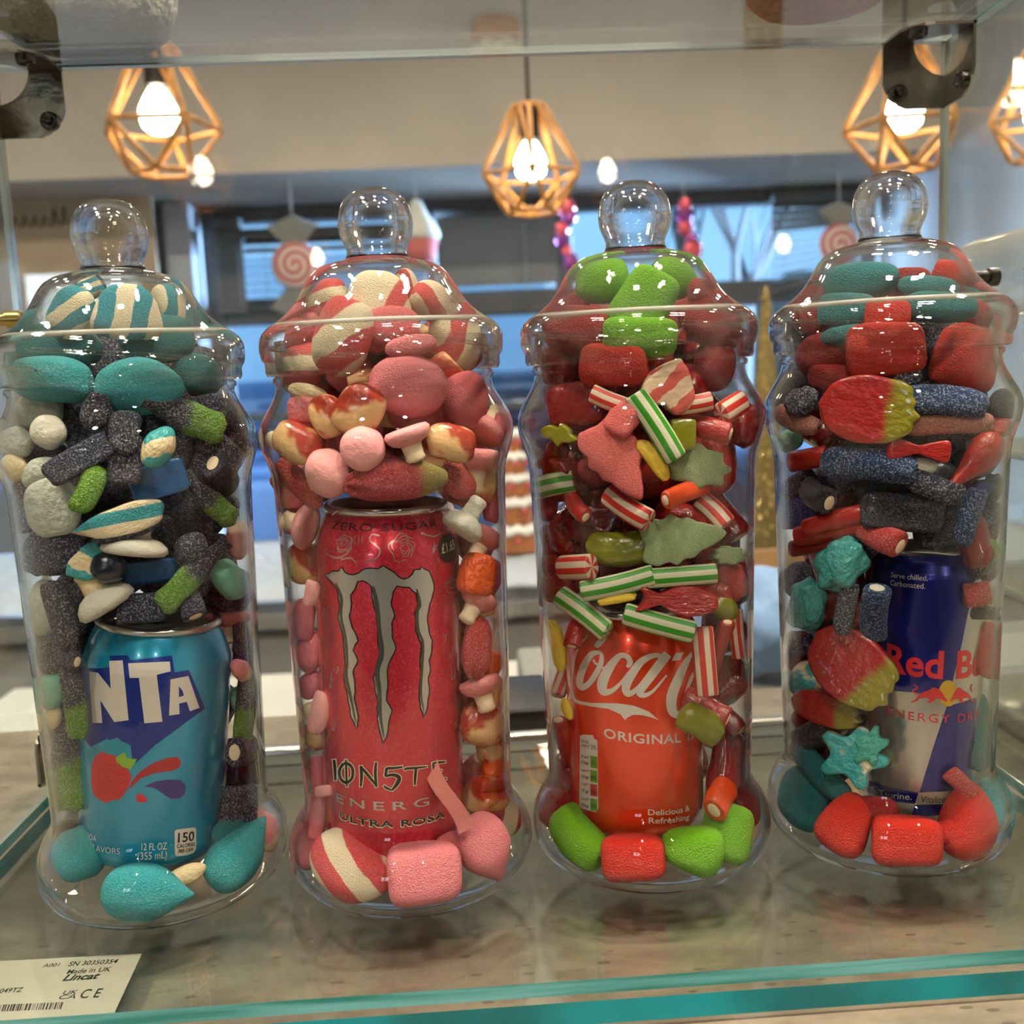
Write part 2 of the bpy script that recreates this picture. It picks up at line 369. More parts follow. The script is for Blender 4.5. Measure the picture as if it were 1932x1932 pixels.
def car(px, y, colour, label):
    b = at_y(px, 800, y); root = empty('parked_car', (b.x, y, -1.1), label, 'car')
    bm = bmesh.new(); box(bm, -1.9, 1.9, -.8, .8, .3, .85, .12); link_mesh('body', bm, mat('car_paint_'+colour, colour, .25, .3, coat=.6), root)
    bm = bmesh.new(); box(bm, -1.1, .9, -.7, .7, .85, 1.35, .16); link_mesh('cabin', bm, mat('car_glass', '1d2b3c', .1), root)
    for sx in (-1.15, 1.15):
        bm = bmesh.new(); lathe(bm, [(0, -.09), (.3, -.09), (.33, -.05), (.33, .05), (.3, .09), (0, .09)], 20, M=Matrix.Translation((sx, -.76, .33)) @ Matrix.Rotation(PI/2, 4, 'X')); link_mesh('wheel', bm, cord_mat, root)
car(380, 8.2, '31465f', 'dark blue car parked outside seen between the blue and pink can jars')
car(1000, 6.45, '2b3d59', 'dark car parked outside seen between the pink and red can jars')
# ------------------------------------------------------------------ shop furniture beyond the cabinet
white_top = mat('white_laminate', 'cfccc4', .45); cab_grey = mat('grey_cupboard', '8b8983', .6, var=.05)
snow_m = mat('snow_fleece', 'dfe6ee', .95, bump=.6, bscale=30)
def at_floor_table(name, x0, x1, y0, y1, z, label, topm, bodym, cat='table'):
    root = empty(name, ((x0+x1)/2, (y0+y1)/2, ZF), label, cat)
    ox, oy = (x0+x1)/2, (y0+y1)/2
    bm = bmesh.new(); box(bm, x0-ox, x1-ox, y0-oy, y1-oy, z-ZF-.04, z-ZF, .006); link_mesh('table_top', bm, topm, root, False)
    bm = bmesh.new(); box(bm, x0-ox+.03, x1-ox-.03, y0-oy+.03, y1-oy-.03, 0, z-ZF-.0405); link_mesh('base_unit', bm, bodym, root, False)
    return root
at_floor_table('display_table', -1.6, 1.5, 2.25, 3.1, -.27, 'long grey display table under the window carrying the white fleece', cab_grey, cab_grey)
bm = bmesh.new()
N1, N2 = 60, 16
vv = [[bm.verts.new((-1.62+3.14*i/N1, 2.22+.9*j/N2, -.24+.014*mnoise.noise(Vector((i*.35, j*.5, 0))))) for j in range(N2+1)] for i in range(N1+1)]
for i in range(N1):
    for j in range(N2): bm.faces.new((vv[i][j], vv[i+1][j], vv[i+1][j+1], vv[i][j+1]))
bmesh.ops.solidify(bm, geom=bm.faces[:], thickness=.010)
for v in bm.verts: v.co.z = max(v.co.z, -.2695)
tag(link_mesh('snow_blanket', bm, snow_m), 'white snow-like fleece spread over the display table by the window', 'fleece')
at_floor_table('low_counter', -.9, .36, 1.55, 1.98, -.33, 'white-topped low counter standing in front of the display table', white_top, cab_grey, 'counter')
# gingerbread tower
ging = mat('gingerbread', 'a8683a', .85, var=.15, vscale=20); icing = mat('white_icing', 'e9e4dc', .6); pinki = mat('pink_sweet', 'd9566a', .4)
g = at_z(977, 1042, -.235)
root = empty('gingerbread_tower', (g.x, g.y, -.228), 'tall gingerbread tower with white icing seen between the pink and red can jars', 'gingerbread')
z = 0; random.seed(2)
for i, (r, h) in enumerate(((.062, .075), (.052, .07), (.043, .06), (.034, .055), (.022, .06))):
    bm = bmesh.new(); lathe(bm, [(0, z), (r, z), (r*.96, z+h*.62), (r*.7, z+h*.7), (0, z+h*.72)], 8); link_mesh('gingerbread_tier', bm, ging, root, False)
    bm = bmesh.new(); lathe(bm, [(0, z+h*.68), (r*1.02, z+h*.62), (r*1.08, z+h*.75), (r*.8, z+h*.95), (0, z+h)], 16)
    for v in bm.verts: v.co.z += .006*math.sin(7*math.atan2(v.co.y, v.co.x)+i)
    link_mesh('icing_tier', bm, icing, root)
    for k in range(6):
        a = k*PI/3+i*.4-PI/2; bm = bmesh.new(); bmesh.ops.create_icosphere(bm, subdivisions=1, radius=.008, matrix=Matrix.Translation((r*1.0*math.cos(a), r*math.sin(a), z+h*.45))); link_mesh('sugar_drop', bm, pinki, root)
    z += h
# golden tinsel tree
gold = mat('gold_tinsel', 'e6c878', .3, .45)
g = at_y(1447, 800, 2.38)
root = empty('tinsel_tree', (g.x, 2.38, -.228), 'slim golden tinsel tree seen between the red and silver can jars', 'christmas tree')
top_z = at_y(1447, 552, 2.35).z + .25
bm = bmesh.new(); lathe(bm, [(.0, .02), (.046, .03), (.032, top_z*.5), (.012, top_z*.9), (0, top_z)], 16); link_mesh('cone_core', bm, mat('gold_core', '8d7740', .6, .3), root)
bm = bmesh.new(); random.seed(9)
for k in range(900):
    u = random.random()**.8; r = .048*(1-u)+.004; a = random.random()*2*PI; zz = .03+u*(top_z-.04); t = random.uniform(.010, .02)
    p = Vector((r*math.cos(a), r*math.sin(a), zz)); d = Vector((math.cos(a), math.sin(a), random.uniform(-.9, .5)))*t; s = Vector((-math.sin(a), math.cos(a), 0))*.0022
    q = [bm.verts.new(x) for x in (p-s, p+s, p+d)]; bm.faces.new(q)
tag_t = link_mesh('tinsel', bm, gold, root, False); tag_t['kind'] = 'stuff'
bm = bmesh.new(); lathe(bm, [(0, 0), (.05, 0), (.052, .012), (.04, .03), (0, .03)], 20); link_mesh('base', bm, ging, root)
root2 = []
bulb_gold = mat('gold_bauble', 'd8b060', .15, .8)
# wooden crate and crumpled blue cloth under the tinsel tree
g = at_y(1452, 1035, 2.02)
root = empty('wooden_crate', (g.x, 2.05, -.3305), 'pale wooden crate below the golden tinsel tree', 'crate')
bm = bmesh.new()
for k in range(3): box(bm, -.16, .16, -.11, -.10, .01+k*.055, .055+k*.055, .002); box(bm, -.16, .16, .10, .11, .01+k*.055, .055+k*.055, .002)
for sx in (-.165, .155):
    box(bm, sx, sx+.01, -.11, .11, 0, .17, .002)
box(bm, -.155, .155, -.1, .1, 0, .01); link_mesh('slatted_box', bm, mat('crate_pine', 'b08a5e', .7, var=.2, vscale=15), root, False)
stand = at_floor_table('side_stand', g.x-.25, g.x+.3, 1.92, 2.18, -.331, 'grey side stand carrying the wooden crate', cab_grey, cab_grey, 'stand')
bm = bmesh.new(); bmesh.ops.create_icosphere(bm, subdivisions=4, radius=1)
g = at_y(1450, 1165, 1.2)
for v in bm.verts:
    n = mnoise.noise(v.co*2.2)*.25+mnoise.noise(v.co*5)*.1; v.co = Vector((v.co.x*.085, v.co.y*.075, v.co.z*.06))*(1+n)
o = link_mesh('crumpled_cloth', bm, mat('blue_cloth', '7e9cc4', .9, bump=.5, bscale=20)); o.location = g; tag(o, 'crumpled pale blue cloth between the red and silver can jars', 'cloth')
o2 = at_floor_table('low_shelf', g.x-.3, g.x+.45, 1.05, 1.4, g.z-.075, 'low grey shelf holding the crumpled blue cloth', cab_grey, cab_grey, 'shelf')
# shallow black tray at the back of the worktop, and things behind it
bm = bmesh.new(); box(bm, at_y(790, 1340, .70).x, at_y(1040, 1340, .70).x, .69, .775, -.0200, .004, .003)
tag(link_mesh('black_tray', bm, mat('black_plastic', '0b0b0c', .4)), 'shallow black tray behind the pink can jar at the back of the worktop', 'tray')
# tan sign board on the far left
p0, p1 = at_y(-60, 352, 4.6), at_y(322, 800, 4.6)
root = empty('sign_board', ((p0.x+p1.x)/2, 4.6, p1.z), 'tan board with a brown top rail hanging behind the blue can jar', 'sign board')
w = (p1.x-p0.x)/2; h = p0.z-p1.z
bm = bmesh.new(); box(bm, -w, w, 0, .03, 0, h, .004); link_mesh('panel', bm, mat('tan_board', 'b29b7e', .7, var=.08, vscale=3), root, False)
bm = bmesh.new(); box(bm, -w-.02, w+.02, -.02, .03, h-.02, h+.025, .004); link_mesh('top_rail', bm, mat('brown_rail', '7d4f2c', .6), root, False)
bm = bmesh.new()
q = at_y(78, 416, 4.6)
for i in range(9):
    x = q.x-root.location.x-.17+.042*i; zz = q.z-p1.z; tube(bm, [(x, -.004, zz-.03), (x+.02, -.004, zz+(.05 if i in (0, 5, 6) else .02)), (x+.026, -.004, zz-.02)], .005, 5)
link_mesh('lettering', bm, mat('faded_ink', '574a3c', .8), root)
# hanging paper sweets in the window
paper_w = mat('white_paper', 'd8d4c8', .9); paper_p = mat('pink_paper', 'c46a66', .9); foil_p = mat('purple_foil', '9a4a92', .25, .6); foil_r = mat('pink_foil', 'e2606a', .25, .6)
swirl_m, n_, o_ = new_mat('pink_white_swirl')
_p = nd(n_, 'ShaderNodeBsdfPrincipled'); n_.links.new(_p.outputs[0], o_.inputs[0]); _p.inputs['Roughness'].default_value = .9
_tc = nd(n_, 'ShaderNodeTexCoord'); _s = nd(n_, 'ShaderNodeSeparateXYZ'); n_.links.new(_tc.outputs['Object'], _s.inputs[0])
_r = math_(n_, 'SQRT', math_(n_, 'ADD', math_(n_, 'POWER', _s.outputs[0], 2.0), math_(n_, 'POWER', _s.outputs[2], 2.0)))
_a = math_(n_, 'ARCTAN2', _s.outputs[2], _s.outputs[0])
_v = math_(n_, 'SINE', math_(n_, 'ADD', math_(n_, 'MULTIPLY', _r, 190.0), _a))
n_.links.new(mixc(n_, ramp(n_, _v, -.2, .2), hx('b8524e'), hx('d6c8be')), _p.inputs['Base Color'])
YH = 4.35
def fan(bm, zc, z1, w0, w1, folds=9, th=.012):
    pts = []
    for k, (z, w) in enumerate(((zc, w0), (z1, w1))):
        row = []
        for i in range(2*folds+1):
            u = i/(2*folds)*2-1; row.append(bm.verts.new((u*w, (th if i % 2 else -th)*(.4 if k == 0 else 1), z+(-abs(u)*abs(z1-zc)*.35*(1 if z1 > zc else -1) if k else 0))))
        pts.append(row)
    fs = [bm.faces.new((pts[0][i], pts[0][i+1], pts[1][i+1], pts[1][i])) for i in range(2*folds)]
    bmesh.ops.solidify(bm, geom=fs, thickness=.002)
def hang(o, z0):
    bm = bmesh.new(); tube(bm, [(0, 0, z0), (0, 0, BULK_Z-o.location.z)], .002, 6); link_mesh('hanging_thread', bm, paper_w, o)
for px, py, sc, lab in ((557, 500, 1.0, 'white paper wrapped sweet with a pink swirl hanging by the lit blind'), (1583, 462, .9, 'white paper wrapped sweet with a pink swirl hanging beside the crooked blind')):
    p = at_y(px, py, YH); o = empty('paper_sweet', p, lab, 'hanging decoration', 'paper sweets hanging in the window')
    bm = bmesh.new(); lathe(bm, [(0, -.02), (.085*sc, -.015), (.098*sc, 0), (.085*sc, .015), (0, .02)], 32, M=Matrix.Rotation(PI/2, 4, 'X')); link_mesh('swirl_centre', bm, swirl_m, o)
    bm = bmesh.new(); fan(bm, .08*sc, .20*sc, .035*sc, .105*sc); link_mesh('wrapper_end', bm, paper_w, o, False)
    bm = bmesh.new(); fan(bm, -.08*sc, -.22*sc, .035*sc, .11*sc); link_mesh('wrapper_end', bm, paper_w, o, False)
    hang(o, .17*sc)
p = at_y(788, 445, YH); o = empty('paper_cupcake', p, 'paper cupcake ornament with white top and red case behind the pink can lid', 'hanging decoration')
bm = bmesh.new(); lathe(bm, [(0, .15), (.02, .14), (.05, .08), (.085, .03), (.095, -.005), (.08, -.02), (0, -.02)], 20); link_mesh('frosting', bm, paper_w, o)
bm = bmesh.new(); lathe(bm, [(0, -.11), (.062, -.11), (.085, -.02), (0, -.02)], 24); link_mesh('case', bm, paper_p, o)
hang(o, .14)
for px, py, lab in ((1072, 455, 'pink and purple foil garland hanging between the pink and red can jars'), (1292, 452, 'purple foil garland hanging in front of the sky by the red can lid')):
    p = at_y(px, py, YH); o = empty('foil_garland', p, lab, 'hanging decoration', 'foil garlands in the window')
    random.seed(px)
    for k in range(7):
        bm = bmesh.new(); r = random.uniform(.028, .05)
        bmesh.ops.create_icosphere(bm, subdivisions=2, radius=r, matrix=Matrix.Translation((random.uniform(-.04, .04), 0, .14-.045*k)) @ Matrix.Diagonal((.8, .5, 1, 1)))
        for v in bm.verts: v.co += v.co.normalized()*mnoise.noise(v.co*40)*.015
        link_mesh('foil_piece', bm, foil_p if k % 2 else foil_r, o, False)
    hang(o, .15)

# ------------------------------------------------------------------ worktop and glass cabinet
stone, n_, o_ = new_mat('speckled_stone')
p = nd(n_, 'ShaderNodeBsdfPrincipled', i_Roughness=.35); n_.links.new(p.outputs[0], o_.inputs[0])
tc = nd(n_, 'ShaderNodeTexCoord'); mp = nd(n_, 'ShaderNodeMapping'); mp.inputs['Scale'].default_value = (.55, 1.4, 1); mp.inputs['Rotation'].default_value = (0, 0, .25); n_.links.new(tc.outputs['Object'], mp.inputs[0])
t1 = nd(n_, 'ShaderNodeTexNoise', i_Scale=28.0, i_Detail=6.0, i_Roughness=.65); n_.links.new(mp.outputs[0], t1.inputs['Vector'])
t2 = nd(n_, 'ShaderNodeTexNoise', i_Scale=210.0, i_Detail=2.0); n_.links.new(mp.outputs[0], t2.inputs['Vector'])
t3 = nd(n_, 'ShaderNodeTexVoronoi', i_Scale=85.0); n_.links.new(mp.outputs[0], t3.inputs['Vector'])
c = mixc(n_, ramp(n_, t1.outputs[0], .35, .68), hx('75695a'), hx('958772'))
c = mixc(n_, math_(n_, 'MULTIPLY', ramp(n_, t2.outputs[0], .55, .7), .45), c, hx('6b604f'))
c = mixc(n_, math_(n_, 'MULTIPLY', math_(n_, 'LESS_THAN', t3.outputs['Distance'], .14), .55), c, hx('3f342a'))
n_.links.new(c, p.inputs['Base Color'])
bm = bmesh.new(); box(bm, -1.2, 1.2, .1, .785, -.06, -.0205, .004)
tag(link_mesh('stone_worktop', bm, stone, None, False), 'speckled beige stone worktop under the glass cabinet', 'worktop')
bm = bmesh.new(); box(bm, -1.15, 1.15, .16, .76, ZF, -.0605); tag(link_mesh('counter_base', bm, cab_grey, None, False), 'grey counter front carrying the stone worktop', 'counter')

glass_m = clear_mat('cabinet_glass', (.972, .985, .978), .06, .012)
side_glass = clear_mat('cabinet_side_glass', (.95, .985, .97), .06, .012)
edge_m, n_, o_ = new_mat('teal_glass_edge')
p = nd(n_, 'ShaderNodeBsdfPrincipled', i_Roughness=.35); n_.links.new(p.outputs[0], o_.inputs[0])
p.inputs['Coat Weight'].default_value = .0; p.inputs['Transmission Weight'].default_value = .0; p.inputs['IOR'].default_value = 1.5
tc = nd(n_, 'ShaderNodeTexCoord'); mp = nd(n_, 'ShaderNodeMapping'); mp.inputs['Scale'].default_value = (9, 9, 160); n_.links.new(tc.outputs['Object'], mp.inputs[0])
t1 = nd(n_, 'ShaderNodeTexNoise', i_Scale=1.0, i_Detail=3.0); n_.links.new(mp.outputs[0], t1.inputs['Vector'])
n_.links.new(mixc(n_, ramp(n_, t1.outputs[0], .35, .7), hx('24807a'), hx('79bcc0')), p.inputs['Base Color'])
edge_m2 = mat('deep_teal_glass_edge', '00858f', .3, var=.35, vscale=14)
dark_edge = mat('dark_green_glass_edge', '1d6b5c', .1, spec=.8)
clear_edge = mat('pale_glass_edge', 'aeb4ae', .08, spec=.9, metal=.25)
def pane(name, x0, x1, y0, y1, z0, z1, m, em, label, t=.0008, edges='xXyY', bev=.0008, cat='glass pane'):
    """a sheet with its broad faces clear and its cut edges a separate part"""
    bm = bmesh.new(); box(bm, x0, x1, y0, y1, z0, z1); bmesh.ops.recalc_face_normals(bm, faces=bm.faces[:]); bm.normal_update()
    ax = min(range(3), key=lambda i: (x1-x0, y1-y0, z1-z0)[i])
    for f in bm.faces: f.material_index = 0 if abs(f.normal[ax]) > .5 else (2 if f.normal.y > .5 else 1)
    o = link_mesh(name, bm, [m, em, clear_edge], None, False)
    return tag(o, label, cat)
CX0, CX1, CY0, CY1, CZ = -.262, .303, .3735, .652, .430
pane('glass_shelf', CX0+.004, CX1-.004, CY0, CY1-.012, -.006, 0, glass_m, edge_m, 'clear glass shelf with a teal front edge that the four jars stand on', cat='glass shelf')
pane('glass_base_plate', CX0+.004, CX1-.004, CY0-.0022, CY1-.012, -.0176, -.0077, glass_m, edge_m2, 'thicker glass plate with a bright teal edge just under the glass shelf', cat='glass plate')
o = pane('back_glass', CX0-.006, CX1+.006, CY1, CY1+.006, -.012, CZ-.0005, glass_m, clear_edge, 'upright back pane of the glass cabinet reflecting the lamps')
pane('side_glass', CX0-.012, CX0-.0065, .36, CY1+.006, -.012, CZ-.0005, side_glass, clear_edge, 'side pane of the cabinet beside the blue can jar')
pane('side_glass', CX1+.0065, CX1+.012, .36, CY1+.006, -.012, CZ-.0005, side_glass, clear_edge, 'side pane of the cabinet beside the silver can jar')
pane('top_glass', CX0-.014, CX1+.014, .40, CY1+.008, CZ, CZ+.006, glass_m, dark_edge, 'clear top pane of the cabinet with two fluffy ornaments on it')
bm = bmesh.new(); box(bm, CX0-.006, CX1+.006, CY1-.010, CY1-.0005, -.0200, .0035, .001); tag(link_mesh('back_channel', bm, mat('brushed_aluminium', 'c9c4b8', .25, .85)), 'bright metal channel along the bottom of the back pane', 'metal channel')
steel = mat('brushed_steel', '8f8778', .3, .9, var=.12, vscale=60, bump=.05, bscale=200)
dark_steel = mat('screw_steel', '55504a', .25, .9)
def clip(corner, sx, s, r, label, up=-1):
    """three-way corner clip: three square wings around the corner, each with a quarter circle cut out"""
    root = empty('corner_clip', corner, label, 'metal clip', 'steel corner clips of the cabinet')
    def wing(M, nm):
        bm = bmesh.new(); n = 14; a = []
        for k in range(n+1):
            t = k/n*PI/2; a.append((r*math.cos(t), r*math.sin(t)))
        ch = s*.30
        outer = []
        for k in range(n+1):
            t = k/n*PI/2; m_ = max(math.cos(t), math.sin(t)); x, y = s*math.cos(t)/m_, s*math.sin(t)/m_
            d = (x+y-(2*s-ch)); 
            if d > 0: x -= d/2; y -= d/2
            outer.append((x, y))
        th = .0016; lay = []
        for z in (0, th): lay.append(([bm.verts.new((p[0], p[1], z)) for p in a], [bm.verts.new((p[0], p[1], z)) for p in outer]))
        (a0, o0), (a1, o1) = lay
        for k in range(n):
            bm.faces.new((a0[k], a0[k+1], o0[k+1], o0[k])); bm.faces.new((a1[k], o1[k], o1[k+1], a1[k+1]))
            bm.faces.new((a0[k], a1[k], a1[k+1], a0[k+1])); bm.faces.new((o0[k], o0[k+1], o1[k+1], o1[k]))
        bm.faces.new((a0[0], o0[0], o1[0], a1[0])); bm.faces.new((a0[n], a1[n], o1[n], o0[n]))
        bmesh.ops.transform(bm, matrix=M, verts=bm.verts[:]); bmesh.ops.recalc_face_normals(bm, faces=bm.faces[:])
        link_mesh('wing', bm, steel, root, False)
        bm = bmesh.new(); lathe(bm, [(0, .004), (.0026, .004), (.0030, .0052), (.0048, .0050), (.0054, .0036), (.0056, 0)], 20, M=M @ Matrix.Translation((s*.78, s*.78, .0012)))
        bmesh.ops.recalc_face_normals(bm, faces=bm.faces[:]); link_mesh('screw', bm, dark_steel, root)
    e = .0006
    # wings: back plane (x away from the side, z down), side plane (y towards viewer, z down), top plane (x, y)
    wing(Matrix(((sx, 0, 0, 0), (0, 0, -1, -e), (0, up, 0, 0), (0, 0, 0, 1))), 'back')
    wing(Matrix(((0, 0, sx, sx*e), (-1, 0, 0, 0), (0, up, 0, 0), (0, 0, 0, 1))), 'side')
    wing(Matrix(((sx, 0, 0, 0), (0, -1, 0, 0), (0, 0, up, up*e), (0, 0, 0, 1))), 'top')
clip((CX1+.0055, CY1-.001, CZ-.001), -1, .040, .021, 'steel corner clip at the cabinet top above the silver can jar')
clip((CX0-.0055, CY1-.001, CZ-.001), 1, .040, .021, 'steel corner clip at the cabinet top above the blue can jar')
clip((CX0-.0055, CY1-.0115, .002), 1, .036, .016, 'steel corner clip low in the cabinet corner behind the blue can jar', 1)
brass = mat('brass_pin', 'b59a5c', .25, .9)
for px, py, y, sg, lab in ((12, 603, .60, 1, 'short brass shelf pin on the side pane beside the blue can lid'), (1866, 523, .585, -1, 'short dark shelf pin on the side pane beside the silver can lid')):
    x = CX0-.0062 if sg > 0 else CX1+.0062
    p = at_y(px, py, y); o = empty('shelf_pin', (x, y, p.z), lab, 'shelf pin')
    bm = bmesh.new(); lathe(bm, [(0, 0), (.0052, 0), (.0052, .005), (.0036, .0055), (.0036, .014), (.0048, .0145), (.0048, .022), (.004, .023), (0, .023)], 20, M=Matrix.Rotation(PI/2*sg, 4, 'Y')); sharp(link_mesh('pin', bm, brass if sg > 0 else dark_steel, o))
# fluffy ornaments standing on the top pane
def fluffy(px, py, w, h, col, label, nhair, seed):
    c = at_y(px, 60, py); random.seed(seed)
    root = empty('fluffy_ornament', (c.x, c.y, CZ+.0062), label, 'ornament')
    bm = bmesh.new(); lathe(bm, [(0, 0), (w*.74, .0005), (w*.88, .006), (w*.97, .02), (w, .04), (w*.95, h*.7), (w*.6, h*.95), (0, h)], 40)
    m = mat('plush_'+col, col, .95, bump=.5, bscale=90, var=.05, vscale=20); link_mesh('plush_body', bm, m, root)
    bm = bmesh.new()
    for k in range(nhair):
        a = random.random()*2*PI; zz = random.random()**1.5*.05; r = w*(.6+.4*min(1, zz/.035))
        p = Vector((r*math.cos(a), r*math.sin(a), zz+.002)); d = Vector((math.cos(a+random.uniform(-1, 1)), math.sin(a+random.uniform(-1, 1)), random.uniform(-.35, .6)))*random.uniform(.004, .012)
        q = p+d; q.z = max(q.z, .001); tube(bm, [p, (p+q)/2+Vector((0, 0, .001)), q], [.00012, .0001, .00004], 3, False)
    f = link_mesh('fluff', bm, m, root); f['kind'] = 'stuff'
    bm = bmesh.new(); lathe(bm, [(w*.985, h*.55), (w*1.01, h*.56), (w*.985, h*.57)], 40); link_mesh('seam', bm, m, root)
fluffy(158, .628, .054, .12, 'cbc3b0', 'round cream plush ornament standing on the cabinet top above the blue can jar', 900, 3)
fluffy(1546, .604, .046, .11, 'cf7f7c', 'round pink plush ornament standing on the cabinet top near the silver can jar', 700, 5)
# clear tub outside the cabinet on the right
tubm = clear_mat('milky_tub_plastic', (.93, .93, .90), .06, .12, haze=.3, hazecol=(.62, .58, .48, 1))
root = empty('plastic_tub', (.455, .60, -.0203), 'milky clear plastic tub with a lid standing outside the cabinet beside the silver can jar', 'tub')
bm = bmesh.new(); box(bm, -.105, .11, -.07, .12, 0, .285, .02); link_mesh('tub_body', bm, tubm, root)
bm = bmesh.new(); box(bm, -.113, .118, -.078, .128, .286, .335, .018); link_mesh('tub_lid', bm, tubm, root)
for zz in (.02, .10, .19):
    bm = bmesh.new(); box(bm, -.108, .113, -.073, .123, zz, zz+.006, .002); link_mesh('moulded_rib', bm, tubm, root)
# ------------------------------------------------------------------ jars
J = [Vector((-.1544, .4811, 0)), Vector((-.0349, .4753, 0)), Vector((.0834, .4820, 0)), Vector((.2027, .4813, 0))]
JN = ['blue-can jar', 'pink-can jar', 'red-can jar', 'silver-can jar']
OUT = [(46, .3), (51, 2.2), (55.5, 6.5), (57.8, 11), (58.6, 16), (58.3, 21), (56.8, 26), (54.2, 31), (51.6, 35), (50.0, 38.5), (49.5, 43), (49.7, 52), (50.4, 78), (51.4, 120), (52.3, 160), (53.1, 190), (53.9, 198), (55.5, 203), (57.2, 208), (58.0, 213), (57.7, 217), (56.2, 221), (53.6, 225.5), (51.2, 229.5), (49.5, 233), (48.9, 236)]
WALL = 1.3
def r_in(z):
    """inner radius of a jar at height z (metres)"""
    zz = z*1000
    if zz < 2.2: return .0
    if zz > 236:
        D = [(236, 48), (250, 50), (258, 49.5), (262, 48), (266, 43.2), (270, 39), (275, 35.2), (280, 32.2), (284, 29), (287, 23), (288.4, 15), (289, 0)]
        for (a, ra), (b, rb) in zip(D, D[1:]):
            if a <= zz <= b: return (ra+(rb-ra)*(zz-a)/(b-a))/1000
        return 0.0
    if zz <= OUT[1][1]: return (OUT[0][0]-2)/1000
    for (ra, a), (rb, b) in zip(OUT, OUT[1:]):
        if a <= zz <= b: return (ra+(rb-ra)*(zz-a)/(b-a)-WALL)/1000
    return .0475
jar_m = clear_mat('clear_jar_plastic', (.988, .99, .988), .019, .0, 3.4, bump=.06, bscale=26, gain=.95, edge=(.62, .90))
lid_m = clear_mat('clear_lid_plastic', (.975, .978, .970), .028, .0, 2.9, haze=.006, hazecol=(.8, .78, .7, 1), bump=.10, bscale=40, gain=.9, edge=(.5, .85))
ring_m = clear_mat('frosted_ring', (.9, .89, .85), .05, .2, 5, haze=.55, hazecol=(.74, .70, .60, 1))
knob_m = clear_mat('clear_knob_plastic', (.985, .985, .98), .05, .0, 2.4, bump=.15, bscale=60, gain=.9, edge=(.02, .45))
jar_root = []
def jar(i, label):
    root = empty('sweet_jar', J[i], label, 'sweet jar', 'tall sweet jars on the glass shelf')
    o = [(r/1000, z/1000) for r, z in OUT]
    neck = [(.0489, .237), (.0500, .238), (.0502, .2396), (.0490, .2405), (.0484, .2425), (.0484, .256)]
    prof = [(0, .0022), (.030, .0018), (.042, .0008)] + o + neck + [(.0472, .256), (.0472, .237)] + [(r-WALL/1000, z) for r, z in o[::-1] if z > .008] + [(.053, .0075), (.046, .0040), (.030, .0042), (0, .0045)]
    bm = bmesh.new(); lathe(bm, prof, 96); bmesh.ops.recalc_face_normals(bm, faces=bm.faces[:])
    link_mesh('jar_body', bm, jar_m, root)
    d = [(.0505, .2408), (.0522, .2408), (.0530, .2425), (.0530, .2462), (.0544, .2485), (.0551, .2520), (.0551, .2545), (.0546, .2575), (.0532, .2600), (.0508, .2622), (.0480, .2640), (.0448, .2662), (.0415, .2690), (.0390, .2718), (.0368, .2750), (.0345, .2790), (.0322, .2828), (.0295, .2860), (.0255, .2884), (.0205, .2898), (.0160, .2906), (.0146, .2916)]
    dn = [(.0130, .2908), (.0160, .2893), (.0205, .2885), (.0252, .2871), (.0288, .2849), (.0312, .2819), (.0334, .2782), (.0357, .2742), (.0379, .2710), (.0404, .2682), (.0437, .2653), (.0470, .2630), (.0500, .2610), (.0520, .2590), (.0532, .2568), (.0536, .2545), (.0536, .2522), (.0530, .2495), (.0515, .2470), (.0510, .2425)]
    bm = bmesh.new(); lathe(bm, d+dn, 96, close=True); bmesh.ops.recalc_face_normals(bm, faces=bm.faces[:])
    lid = link_mesh('lid', bm, lid_m, root)
    k = [(.0145, .2914), (.0137, .2932), (.0135, .2950), (.0142, .2972), (.0153, .2995), (.0162, .3020), (.0167, .3050), (.0167, .3062), (.0169, .3066), (.0167, .3070), (.0165, .3100), (.0155, .3140), (.0135, .3176), (.0103, .3204), (.006, .3221), (0, .3228)]
    ki = [(0, .3206), (.0055, .3200), (.0092, .3186), (.0120, .3162), (.0138, .3130), (.0147, .3098), (.0150, .3064), (.0147, .3025), (.0138, .3000), (.0126, .2975), (.0118, .2950), (.0120, .2930), (.0129, .2912)]
    bm = bmesh.new(); lathe(bm, k+ki, 64); 
    a = [v for v in bm.verts if abs(v.co.z-.2914) < 1e-5 and abs(math.hypot(v.co.x, v.co.y)-.0145) < 1e-5]; b = [v for v in bm.verts if abs(v.co.z-.2912) < 1e-5 and math.hypot(v.co.x, v.co.y) < .0132]
    a.sort(key=lambda v: math.atan2(v.co.y, v.co.x)); b.sort(key=lambda v: math.atan2(v.co.y, v.co.x))
    for q in range(len(a)): bm.faces.new((a[q], a[(q+1) % len(a)], b[(q+1) % len(b)], b[q]))
    bmesh.ops.recalc_face_normals(bm, faces=bm.faces[:]); link_mesh('knob', bm, knob_m, lid)
    bm = bmesh.new(); lathe(bm, [(.0478, .2612), (.0488, .2612), (.0484, .2632), (.0474, .2632)], 80, close=True); bmesh.ops.recalc_face_normals(bm, faces=bm.faces[:]); link_mesh('sealing_ring', bm, ring_m, lid)
    for s in (0, 2.2, 4.3):
        bm = bmesh.new(); tube(bm, [(.0496*math.cos(s+i*.35-t), .0496*math.sin(s+i*.35-t), .2475+.0085*t/2.0) for t in [q*.06 for q in range(36)]], [.0002]+[.0009]*34+[.0002], 8); link_mesh('screw_thread', bm, lid_m, lid)
    jar_root.append(root)
jar(0, 'tall clear sweet jar with the blue can and dark blue sweets in it')
jar(1, 'tall clear sweet jar with the tall pink can and pink sweets in it')
jar(2, 'tall clear sweet jar with the red can, striped rods and green marshmallows in it')
